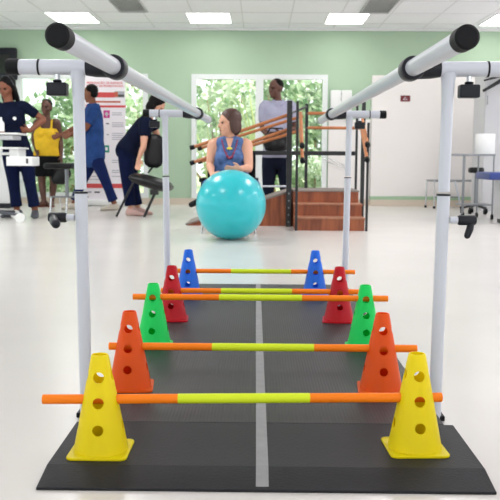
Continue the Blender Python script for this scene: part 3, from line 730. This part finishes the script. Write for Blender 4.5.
# ------------------------------------------------------------------ people
def lerp(a, b, k): return V(a).lerp(V(b), k)
def curve(pts, n=4):                     # Catmull-Rom through points carrying (x,y,z,r)
    out = []; k = len(pts)
    for i in range(k-1):
        p0, p1, p2, p3 = pts[max(i-1, 0)], pts[i], pts[i+1], pts[min(i+2, k-1)]
        for j in range(n):
            s = j/n; out.append([.5*((2*p1[q])+(-p0[q]+p2[q])*s+(2*p0[q]-5*p1[q]+4*p2[q]-p3[q])*s*s+(-p0[q]+3*p1[q]-3*p2[q]+p3[q])*s**3) for q in range(4)])
    out.append(list(pts[-1])); return out
def limb(mb, pr, round_=True, n=14):
    c = curve([(*V(p), r) for p, r in pr]); mb.tube([V(q[:3]) for q in c], [max(q[3], .004) for q in c], n, round_)
class Person: pass
def leg_pts(h, k, a, g=0.0):
    cb = lerp(k, a, .3)
    return [(h, .083+g), (lerp(h, k, .45), .072+g), (k, .053+g), (cb, .054+g), (lerp(k, a, .7), .041+g), (a, .036+g)]
def foot(mb, a, d, g=0.0, lift=0.0):
    d = V((d[0], d[1], 0)).normalized(); s = V((-d.y, d.x, 0)); z = V((0, 0, 1)); base = V((a[0], a[1], lift))
    secs = []
    for f_, w_, h_ in ((-.065, .022, .02), (-.055, .031, .04), (-.02, .035, .05), (.04, .037, .042), (.10, .043, .029), (.145, .043, .021), (.175, .034, .016), (.19, .02, .010)):
        hh = h_+g*.7; secs.append((base+d*(f_*(1+g*4))+z*(hh+.002), s*(w_+g), z*hh))
    mb.loft(secs, 16)
def hand(mb, w, d, thumb, curl=.35, sc_=1.0):
    d = V(d).normalized(); th = V(thumb); th = (th-d*th.dot(d)).normalized(); nrm = d.cross(th)
    w = V(w)
    mb.loft([(w-d*.01, th*.022, nrm*.018), (w+d*.03*sc_, th*.032, nrm*.016), (w+d*.07*sc_, th*.039, nrm*.013), (w+d*.088*sc_, th*.036, nrm*.011)], 14)
    for k, (o, L) in enumerate(((.029, .068), (.010, .078), (-.010, .073), (-.028, .056))):
        b = w+d*.08*sc_+th*o; c1 = curl*.8; c2 = curl*1.8
        m1 = b+(d*math.cos(c1)+nrm*math.sin(c1)+th*o*1.5)*L*.5; m2 = m1+(d*math.cos(c2)+nrm*math.sin(c2)+th*o*1.2)*L*.5
        mb.tube([b, m1, m2], [.0098, .009, .0078], 10, True)
    b = w+d*.02+th*.022; m1 = b+(d*.65+th*.7+nrm*.25)*.04; m2 = m1+(d*.95+th*.25+nrm*.3)*.032
    mb.tube([b, m1, m2], [.012, .0105, .009], 10, True)
def person(label, J, skin, group=None, wt=1.0, bust=0, belly=0, head_s=1.0, foot_dirs=None, barefoot=False, voxel=.008, base=None):
    p = Person(); p.J = J; p.wt = wt
    base = base or V(((J['ankL'].x+J['ankR'].x)/2, (J['ankL'].y+J['ankR'].y)/2, 0))
    p.root = thing('person', label, 'person', base, group)
    mb = MB()
    hipm = (J['hipL']+J['hipR'])/2; shm = (J['shL']+J['shR'])/2
    p.hipm, p.shm = hipm, shm
    axis = (shm-hipm).normalized(); p.axis = axis
    latH = (J['hipL']-J['hipR']).normalized(); latS = (J['shL']-J['shR']).normalized(); L = (shm-hipm).length
    shw = (J['shL']-J['shR']).length/2
    def torso(g, t0=-.2, t1=1.12, hemflare=0):
        prof = [(-.22, .085, .065), (-.12, .13*wt, .092*wt), (0, .158*wt, .108*wt), (.12, .152*wt, .108*wt), (.35, .128*wt, .095*wt+belly*.6), (.5, .132*wt, .098*wt+belly*.4), (.68, .148*wt, .106), (.85, max(.145, shw*.86), .1), (.95, shw*.86, .082), (1.03, shw*.62, .064), (1.1, .066, .058), (1.2, .054, .055)]
        secs = []
        for tt, w_, d_ in prof:
            if tt < t0-1e-6 or tt > t1+1e-6: continue
            k = min(max(tt, 0), 1); lat = latH.lerp(latS, k); lat = (lat-axis*lat.dot(axis)).normalized(); fw = lat.cross(axis)
            secs.append((hipm+axis*(L*tt)+fw*(belly*.35 if .05 < tt < .6 else 0), lat*(w_+g), fw*(d_+g)))
        return secs
    p.torso = torso
    mb.loft(torso(0), 24)
    fw = latS.cross(axis)
    p.fw = fw
    nb = shm+axis*.05
    limb(mb, [(shm+axis*.0, .06), (nb.lerp(J['head'], .35), .05), (J['head']-J['up']*.03*head_s, .052)])
    p.bust = bust
    for s in 'LR':
        sh, el, wr = J['sh'+s], J['el'+s], J['wr'+s]
        out = latS*(1 if s == 'L' else -1)
        limb(mb, [(sh-out*.045, .05), (sh, .052*wt), (lerp(sh, el, .45), .045*wt), (el, .037), (lerp(el, wr, .3), .038), (lerp(el, wr, .75), .029), (wr, .025)])
        hand(mb, wr, J['hd'+s], J.get('th'+s, fw), J.get('curl', .35))
        limb(mb, leg_pts(J['hip'+s], J['knee'+s], J['ank'+s]))
        limb(mb, [(J['ank'+s]+V((0, 0, .02)), .036), (V((J['ank'+s].x, J['ank'+s].y, .05)), .036)])
        foot(mb, J['ank'+s], foot_dirs[s], 0, J.get('lift', 0))
    h, f, u = J['head'], J['face'].normalized(), J['up'].normalized(); l = u.cross(f).normalized(); f = l.cross(u); q = head_s
    p.h, p.f, p.u, p.l, p.q = h, f, u, l, q
    def E(c, a, b, d): mb.ell(h+f*c[0]*q+l*c[1]*q+u*c[2]*q, f*a*q, l*b*q, u*d*q)
    E((-.008, 0, .028), .095, .074, .088); E((.026, 0, -.038), .062, .058, .08); E((.05, 0, -.088), .033, .034, .026)
    E((.092, 0, -.018), .018, .0125, .024); E((.098, 0, -.03), .016, .016, .011); E((.075, 0, .022), .018, .05, .012)
    E((.08, 0, -.063), .014, .026, .011)
    for s in (-1, 1):
        E((-.008, s*.074, -.012), .02, .012, .033); E((.05, s*.04, -.03), .03, .022, .024)
    p.body = mb.build('body', skin, p.root, remesh=voxel, smoothit=2)
    for s in (-1, 1):
        e = h+f*.079*q+l*s*.031*q+u*.001*q
        MB().ell(e, f*.009*q, l*.014*q, u*.007*q, 12, 8).build('eye', M['screen'], p.root)
    MB().ell(h+f*.092*q-u*.063*q, f*.006*q, l*.022*q, u*.006*q, 12, 8).build('mouth', M['lip'], p.root)
    return p
def garment(p, name, m_, mb, voxel=.01, parent=None, it=3): return mb.build(name, m_, parent or p.root, remesh=voxel, smoothit=it)
def shirt(p, m_, sleeve=.4, t0=-.12, t1=1.1, g=.014, name='shirt', straps=False, long_=False):
    mb = MB(); J = p.J; latS = (J['shL']-J['shR']).normalized()
    mb.loft(p.torso(g, t0, t1), 28)
    if p.bust:
        L = (p.shm-p.hipm).length
        for s in (-1, 1): mb.ell(p.hipm+p.axis*L*.68+latS*s*.072+p.fw*.085, latS*.068, p.fw*(.06*p.bust), p.axis*.068)
    for s in 'LR':
        sh, el, wr = J['sh'+s], J['el'+s], J['wr'+s]; out = latS*(1 if s == 'L' else -1)
        if sleeve:
            e = lerp(sh, el, min(sleeve*1.9, .98)) if not long_ else wr
            pr = [(sh-out*.06, .058), (sh, .067*p.wt), (e, .056*p.wt)] if not long_ else [(sh-out*.06, .058), (sh, .067*p.wt), (el, .052), (lerp(el, wr, .9), .038)]
            limb(mb, pr, False)
        if straps:
            ax = p.axis; k = p.shm+ax*.035+out*.085
            mb.tube([p.shm-ax*.13+out*.085+p.fw*.105, k+p.fw*.06, k+V((0, 0, .008)), k-p.fw*.06, p.shm-ax*.13+out*.085-p.fw*.105], .017, 8, True)
    return garment(p, name, m_, mb)
def trousers(p, m_, g=.014, end=.93, flare=.02, top=.12, name='trousers'):
    mb = MB(); J = p.J
    mb.loft(p.torso(g, -.22, top), 28)
    for s in 'LR':
        h, k, a = J['hip'+s], J['knee'+s], J['ank'+s]
        if end > .5:
            e = lerp(k, a, (end-.5)*2)
            limb(mb, [(h, .083+g), (lerp(h, k, .45), .072+g+.004), (k, .053+g+.006), (lerp(k, e, .5), .052+g), (e, .036+g+flare)], False)
        else:
            e = lerp(h, k, end*2); limb(mb, [(h, .086+g), (lerp(h, e, .5), .082+g), (e, .074+g)], False)
    return garment(p, name, m_, mb)
def shoes(p, m_, dirs, lift=0):
    for s in 'LR':
        mb = MB(); foot(mb, p.J['ank'+s], dirs[s], .007, lift)
        a = p.J['ank'+s]; mb.tube([(a.x, a.y, .035+lift), (a.x, a.y, .085+lift)], .042, 14)
        sh = garment(p, 'shoe', m_, mb, .008)
def hairdo(p, m_, kind):
    mb = MB(); h, f, u, l, q = p.h, p.f, p.u, p.l, p.q
    def E(c, a, b, d): mb.ell(h+f*c[0]*q+l*c[1]*q+u*c[2]*q, f*a*q, l*b*q, u*d*q)
    if kind == 'short': E((-.022, 0, .044), .091, .079, .084); E((-.05, 0, -.005), .055, .068, .06)
    elif kind == 'cropped': E((-.018, 0, .042), .089, .0765, .079)
    elif kind == 'bob':
        E((-.022, 0, .045), .1, .086, .088); E((-.052, 0, -.03), .062, .08, .085)
        for s in (-1, 1): E((-.02, s*.068, -.03), .045, .02, .075)
    elif kind == 'long':
        E((-.02, 0, .043), .099, .083, .086); E((-.055, 0, -.05), .05, .078, .11)
        for s in (-1, 1): limb(mb, [(h+f*.0*q+l*s*.07*q+u*.03*q, .024), (h-f*.02*q+l*s*.083*q-u*.06*q, .028), (h-f*.03*q+l*s*.085*q-u*.16*q, .026), (h-f*.02*q+l*s*.08*q-u*.23*q, .012)])
    return garment(p, 'hair', m_, mb, .009, it=2)

# 1  woman in navy polo at the left edge
D = 9.85
J = dict(head=P(7, 87.5, D-.02), face=V((-.35, -.85, -.35)), up=V((-.08, -.3, 1)).normalized(),
         shL=P(24, 106.5, D), shR=P(-5.5, 107, D-.04), elL=P(43.5, 119.5, D+.06), wrL=P(30, 131, D-.06), hdL=V((-1, -.2, .15)), thL=V((0, -.4, 1)),
         elR=P(-11, 127, D-.05), wrR=P(-2, 134, D-.28), hdR=V((.7, -.6, -.1)), thR=V((.5, .3, 1)),
         hipL=P(25, 153, D), hipR=P(10, 153, D), kneeL=P(29.5, 180, D-.03), kneeR=P(13.5, 181, D-.03), ankL=P(35, 210, D), ankR=P(17, 210, D-.02))
for k_ in ('ankL', 'ankR'): J[k_].z = .085
fd = {'L': V((.25, -1, 0)), 'R': V((-.9, -.5, 0))}
p = person('woman in navy polo and trousers with hand on hip at the left edge', J, M['skin_brown'], head_s=1.1, bust=.9, foot_dirs=fd)
shirt(p, M['navy'], .34, -.22); trousers(p, M['navyt']); shoes(p, M['greyshoe'], fd); hairdo(p, M['hair'], 'long')
lg_ = P(15.5, 111, D-.12)
n_ = p.fw
best = min(p.root.children, key=lambda o: 0 if o.name.startswith('shirt') else 1)
pt0 = p.hipm+p.axis*((p.shm-p.hipm).length*.74); lat = (J['shL']-J['shR']).normalized()
MB().tube([pt0+lat*.06+n_*.125, pt0+lat*.06+n_*.142], .02, 16).build('badge', M['white'], best)
cb_ = MB().tube([p.h-p.u*.03+p.l*.086*1.1, p.h+p.u*.05*1.1+p.l*.09*1.1, p.h+p.u*.125*1.1+p.l*.04, p.h+p.u*.125*1.1-p.l*.04, p.h+p.u*.05*1.1-p.l*.09*1.1], .005, 8).build('headband', M['greyshoe'], p.root)

# 2  woman in yellow tank top
D = 12.15
J = dict(head=P(46.5, 107.5, D), face=V((-.15, -1, -.1)), up=V((0, 0, 1)),
         shL=P(56.5, 123, D), shR=P(37.5, 123, D), elL=P(60.5, 141, D+.05), wrL=P(61.5, 155.5, D-.05), hdL=V((.05, -.2, -1)), thL=V((-.2, -1, 0)),
         elR=P(33.5, 139, D+.03), wrR=P(36.5, 151, D-.12), hdR=V((.3, -.5, -.5)), thR=V((.5, -.5, .3)),
         hipL=P(52.5, 160, D), hipR=P(41.5, 160, D), kneeL=P(53.5, 183, D-.02), kneeR=P(42, 183, D-.02), ankL=P(52, 203, D), ankR=P(44, 202, D-.05))
for k_ in ('ankL', 'ankR'): J[k_].z = .08
fd = {'L': V((.1, -1, 0)), 'R': V((-.8, -.6, 0))}
p = person('woman in yellow tank top and black shorts standing before the left window', J, M['skin_dark'], wt=1.22, bust=1.3, belly=.05, foot_dirs=fd)
shirt(p, M['tank'], 0, 0, .86, .016, 'tank_top', True); trousers(p, M['fabricblk'], .02, .36, name='shorts'); hairdo(p, M['hair'], 'short')
for s in 'LR':
    mb = MB(); a = J['ank'+s]; d = fd[s].normalized(); sd = V((-d.y, d.x, 0))
    mb.loft([(V((a.x, a.y, .006))+d*f_, sd*w_, V((0, 0, .006))) for f_, w_ in ((-.075, .02), (-.05, .036), (.04, .038), (.13, .047), (.19, .036), (.205, .012))], 14)
    mb.tube([V((a.x, a.y, .01))+d*.1-sd*.044, V((a.x, a.y, .062))+d*.1, V((a.x, a.y, .01))+d*.1+sd*.044], .009, 8)
    mb.build('sandal', M['sandal'], p.root)
BH = J['wrL']+V((0.01, -.06, -.13))
t = thing('handbag', 'soft black handbag hanging from the hand of the woman in yellow', 'bag', BH-V((0, 0, .3)))
mb = MB(); c = BH-V((0, 0, .16)); mb.ell(c, (.12, 0, 0), (0, .07, 0), (0, 0, .13)); mb.ell(c+V((.05, 0, .03)), (.09, 0, 0), (0, .06, 0), (0, 0, .1)); mb.ell(c+V((-.06, 0, -.05)), (.1, 0, 0), (0, .06, 0), (0, 0, .08))
mb.build('pouch', M['leather'], t, remesh=.012)
MB().tube([c+V((-.07, 0, .08)), BH+V((-.02, 0, .0)), BH+V((.02, 0, .0)), c+V((.09, 0, .08))], .010, 8).build('strap', M['leather'], t)

# 3  man in blue scrubs walking left
D = 11.4
J = dict(head=P(90.5, 93.5, D), face=V((-.95, .25, -.12)), up=V((-.08, 0, 1)),
         shL=P(95, 109, D-.17), shR=P(91.5, 108.5, D+.18), elL=P(86, 128, D-.2), wrL=P(72, 134, D-.05), hdL=V((-1, .1, -.35)), thL=V((-.2, 0, 1)),
         elR=P(77, 127, D+.3), wrR=P(61, 135, D+.42), hdR=V((-1, .1, -.3)), thR=V((-.2, 0, 1)),
         hipL=P(95.5, 157, D-.09), hipR=P(93, 157, D+.09), kneeL=P(105, 179.5, D-.08), kneeR=P(82, 181, D+.08), ankL=P(114.5, 201.5, D-.05), ankR=P(74, 203, D+.08))
for k_ in ('ankL', 'ankR'): J[k_].z = .085
fd = {'L': V((-1, -.05, 0)), 'R': V((-1, .05, 0))}
p = person('man in blue scrub top striding left in front of the banner', J, M['skin_brown'], foot_dirs=fd, wt=1.12)
shirt(p, M['scrub'], .4, -.22, g=.026); trousers(p, M['scrubt']); shoes(p, M['beige'], fd); hairdo(p, M['hair'], 'short')

# 4  woman bending over the black chair
D = 10.4
J = dict(head=P(156.5, 106, D), face=V((.85, -.2, -.55)), up=V((.5, -.1, .85)).normalized(),
         shL=P(150, 119.5, D+.16), shR=P(145.5, 121, D-.17), elR=P(143.5, 146, D-.24), wrR=P(139, 158, D-.25), hdR=V((-.1, 0, -1)), thR=V((1, -.2, 0)),
         elL=P(158, 137, D+.2), wrL=P(163, 145, D+.05), hdL=V((-.2, -1, -.1)), thL=V((0, 0, 1)),
         hipL=P(127.5, 152, D+.09), hipR=P(125.5, 152, D-.09), kneeL=P(133, 184, D+.09), kneeR=P(128, 185, D-.09), ankL=P(137.5, 209, D+.12), ankR=P(131, 211, D-.1))
for k_ in ('ankL', 'ankR'): J[k_].z = .085
fd = {'L': V((1, -.1, 0)), 'R': V((1, -.25, 0))}
p = person('dark haired woman in navy uniform bending over the black chair', J, M['skin_light'], foot_dirs=fd, wt=1.2, bust=.7, head_s=1.08)
s_ = shirt(p, M['navy'], .33, -.22, g=.018); trousers(p, M['navyt'], .018); shoes(p, M['pinkshoe'], fd); hairdo(p, M['hair'], 'bob')
e = lerp(J['shR'], J['elR'], .3)+V((.01, -.064, 0))
MB().tube([e, e+V((0, -.006, 0))], .018, 14).build('sleeve_badge', M['cabinetgrey'], s_)
# chair pieces
YV = 10.05
t = thing('reclining_chair', 'low black padded chair with a tilted seat below the bending woman', 'chair', (X(150, YV), YV, 0))
a, b = P(131, 176.5, YV), P(172, 188, YV); ax = (b-a); L = ax.length; ax.normalize(); nn = V((-ax.z, 0, ax.x))
mb = MB(); prof = [(0, .025), (.06, .055), (.25, .072), (.5, .078), (.8, .074), (.95, .055), (1, .025)]
secs = [(a+ax*L*k_, V((0, .21, 0)), nn*h_) for k_, h_ in prof]
mb.loft(secs, 24); mb.build('seat', M['leather'], t)
MB().box(P(150, 189.5, YV), P(159, 194.5, YV+.1)).build('seat_bracket', M['blackm'], t, smooth=False)
c0 = P(155, 193, YV+.05)
MB().tube([c0, (X(143, YV), YV+.05, 0)], .017, 12).build('leg', M['blackm'], t)
MB().tube([P(134, 181, YV+.12), (X(114, YV), YV+.12, 0)], .014, 12).build('leg', M['blackm'], t)
MB().tube([P(166, 190, YV+.12), (X(163, YV), YV+.14, 0)], .014, 12).build('leg', M['blackm'], t)
YV2 = 10.28
c = P(154, 151, YV2)
t = thing('backrest_cushion', 'rounded black backrest cushion held by the bending woman', 'cushion', c-V((0, 0, .2)))
mb = MB(); tl = .14
ux, uz = V((math.cos(tl), 0, -math.sin(tl)*.6)).normalized(), V((math.sin(tl)*.5, 0, 1)).normalized()
secs = []
for q_ in range(-6, 7):
    k_ = q_/6; w_ = (1-abs(k_)**4)**.25 if abs(k_) < 1 else .05
    secs.append((c+uz*.205*k_, ux*.122*max(w_, .45), V((0, .05*max(w_, .3), 0))))
mb.loft(secs, 24); mb.build('pad', M['leather'], t)
MB().tube([c-uz*.19, c-uz*.27+V((-.06, .03, 0))], .012, 10).build('stem', M['blackm'], t)

# 5  seated woman behind the ball
D = 8.0
J = dict(head=P(229.2, 123, D-.02), face=V((-.9, -.42, .0)), up=V((-.05, 0, 1)),
         shL=P(246, 144.5, D), shR=P(214, 144.5, D), elL=P(249, 168, D-.16), wrL=P(240.5, 168.5, D-.37), hdL=V((-.75, -.45, -.1)), thL=V((.1, -.4, .6)),
         elR=P(210, 165, D-.05), wrR=P(212, 173.5, D-.26), hdR=V((.3, -.9, -.25)), thR=V((1, .2, .4)),
         hipL=P(240, 186, D+.03), hipR=P(222, 186, D+.03), kneeL=P(254, 187, D-.27), kneeR=P(208, 187, D-.27), ankL=P(240, 222, D-.08), ankR=P(222, 222, D-.08))
for k_ in ('ankL', 'ankR'): J[k_].z = .085
fd = {'L': V((.3, -1, 0)), 'R': V((-.3, -1, 0))}
p = person('seated woman in blue sleeveless dress resting her hands on the turquoise ball', J, M['skin_light'], foot_dirs=fd, wt=1.18, bust=1.2, belly=.03, head_s=1.06)
mb = MB(); mb.loft(p.torso(.014, -.22, 1.1), 28)
limb(mb, [(lerp(J['shR'], p.shm, .3), .062), (p.shm+p.axis*.02, .074), (lerp(J['shL'], p.shm, .3), .062)])
for s in 'LR':
    limb(mb, [(J['hip'+s], .1), (lerp(J['hip'+s], J['knee'+s], .5), .095), (lerp(J['hip'+s], J['knee'+s], .98), .075)], False)
for s in (-1, 1): 
    latS = (J['shL']-J['shR']).normalized(); L = (p.shm-p.hipm).length
    mb.ell(p.hipm+p.axis*L*.70+latS*s*.075+p.fw*.085, latS*.07, p.fw*.075, p.axis*.07)
dress = garment(p, 'dress', M['denim'], mb)
hairdo(p, M['hairb'], 'bob'); shoes(p, M['fabricblk'], fd)
nk = p.shm+p.axis*.02+p.fw*.07
vk = MB().prism([nk+latS*.036+p.axis*.045-p.fw*.03, nk-latS*.036+p.axis*.045-p.fw*.03, nk-p.axis*.075+p.fw*.035], p.fw*.03).build('neckline', M['skin_light'], p.root, smooth=False, bevel=.004)

pd = MB().ell(p.shm-p.axis*.03+p.fw*.125, latS*.028, p.fw*.01, p.axis*.012).build('pendant', M['pendant'], p.root)
ncl = MB(); ps = []
for k_ in range(13):
    s = -1+2*k_/12; ps.append(p.shm+latS*s*.075+p.axis*(.05-.17*(1-s*s))+p.fw*(.06+.085*(1-s*s)))
ncl.tube(ps, .006, 8); 
for q_ in ps[3:10]: ncl.sph(q_, .013, 10, 6)
ncl.build('necklace', M['beads'], p.root)
# her chair
YA = 8.05
xa, xb = X(205, YA), X(254, YA); zs = .36
t = thing('armchair', 'black chair with armrests under the seated woman', 'chair', ((xa+xb)/2, YA, 0))
MB().box((xa, YA-.22, zs-.06), (xb, YA+.24, zs)).build('seat', M['leather'], t, bevel=.02)
MB().box((xa+.01, YA+.2, zs), (xb+.015, YA+.26, Z(152, YA))).build('backrest', M['fabricblk'], t, bevel=.025)
for s, x in ((-1, xa-.02), (1, xb+.02)):
    ar = MB().box((x-.025, YA-.2, Z(180, YA)-.02), (x+.025, YA+.2, Z(178, YA))).build('armrest', M['black'], t, bevel=.01)
    MB().tube([(x, YA-.15, zs-.03), (x, YA-.15, Z(179, YA))], .012, 10).build('arm_post', M['blackm'], ar)
    MB().tube([(x, YA+.15, zs-.03), (x, YA+.15, Z(179, YA))], .012, 10).build('arm_post', M['blackm'], ar)
    for y in (YA-.2, YA+.2): MB().tube([(x-.0*s, y, 0), (x-.03*s, y, zs-.04)], .012, 10).build('leg', M['chrome'], t)
q0 = P(194.5, 203, YA); MB().tube([(xa, YA, zs-.05), (q0.x+.02, YA, q0.z+.02)], .01, 10).build('side_lever', M['blackm'], t)
MB().tube([q0+V((-.03, 0, -.015)), q0+V((.03, 0, .015))], .028, 12, True).build('lever_knob', M['black'], t)

# 6  man behind the ramp
D = 10.1
J = dict(head=P(276, 88.5, D-.02), face=V((-.75, -.62, -.12)), up=V((-.06, -.05, 1)),
         shL=P(291, 106, D+.03), shR=P(264.5, 106.5, D-.02), elL=P(295, 128, D+.03), wrL=P(282, 133.5, D-.2), hdL=V((-1, -.1, -.15)), thL=V((0, -.4, .9)),
         elR=P(262.5, 128, D), wrR=P(270, 138, D-.21), hdR=V((1, -.15, -.1)), thR=V((0, -.4, .9)),
         hipL=P(284, 158, D), hipR=P(270, 158, D), kneeL=P(285.5, 185, D), kneeR=P(268.5, 185, D), ankL=P(286, 210, D+.02), ankR=P(268.5, 210, D+.02))
for k_ in ('ankL', 'ankR'): J[k_].z = .085
fd = {'L': V((.1, -1, 0)), 'R': V((-.3, -1, 0))}
p = person('man in pale lilac shirt standing behind the ramp holding a black bag', J, M['skin_dark'], foot_dirs=fd, wt=1.02, belly=.03)
s_ = shirt(p, M['lilac'], .38, 0, g=.02); trousers(p, M['darkpants'], .016); shoes(p, M['fabricblk'], fd); hairdo(p, M['hair'], 'cropped')
latS = (J['shL']-J['shR']).normalized()
c = p.shm+p.axis*.045
mb = MB()
for s in (-1, 1): mb.prism([c+latS*s*.015+p.fw*.095-p.axis*.06, c+latS*s*.075+p.fw*.07-p.axis*.02, c+latS*s*.075+p.fw*.0+p.axis*.035, c+latS*s*.045+p.fw*.045+p.axis*.03], p.fw*.014)
mb.build('collar', M['lilac'], s_, smooth=False)
c = P(276, 142, D-.27)
t = thing('shoulder_bag', 'black bag held against the waist of the man in lilac', 'bag', c-V((0, 0, .14)))
mb = MB(); mb.ell(c, (.16, 0, 0), (0, .06, 0), (0, 0, .125)); mb.box(c+V((-.13, -.04, -.1)), c+V((.13, .04, .06)))
mb.ell(c+V((.03, -.03, -.04)), (.1, 0, 0), (0, .05, 0), (0, 0, .07))
mb.build('pouch', M['leather'], t, remesh=.012, smoothit=5)
MB().tube([c+V((-.13, 0, .05)), c+V((-.07, .01, .16)), c+V((.07, .01, .16)), c+V((.13, 0, .05))], .010, 8).build('strap', M['leather'], t)

# ------------------------------------------------------------------ light
wd = bpy.data.worlds.new('sky'); sc.world = wd; wd.use_nodes = True
nt = wd.node_tree; bg = nt.nodes['Background']; bg.inputs[0].default_value = (.93, .97, 1, 1); bg.inputs[1].default_value = 1.6
s = bpy.data.lights.new('sun', 'SUN'); s.energy = 5.0; s.angle = .03; s.color = (1, .96, .88)
so = bpy.data.objects.new('sun', s); col.objects.link(so); so.location = (0, -5, 20)
so.rotation_euler = V((-.25, .55, -1)).to_track_quat('-Z', 'Y').to_euler()
for y in (-.8, 2.2, 5.2, 8.2):
    for x in (-4.5, -1.6, 1.6, 4.6):
        a = bpy.data.lights.new('ceiling_lamp', 'AREA'); a.shape = 'RECTANGLE'; a.size = .62; a.size_y = 1.05; a.energy = {-.8: 4, 2.2: 6, 5.2: 18, 8.2: 30}[y]; a.color = (1, 1, 1)
        ao = bpy.data.objects.new('ceiling_lamp', a); col.objects.link(ao); ao.location = (x, y, ZC-.03)
vs = sc.view_settings
vs.view_transform = 'Standard'; vs.look = 'None'; vs.exposure = 0.2; vs.gamma = 1; vs.use_curve_mapping = False
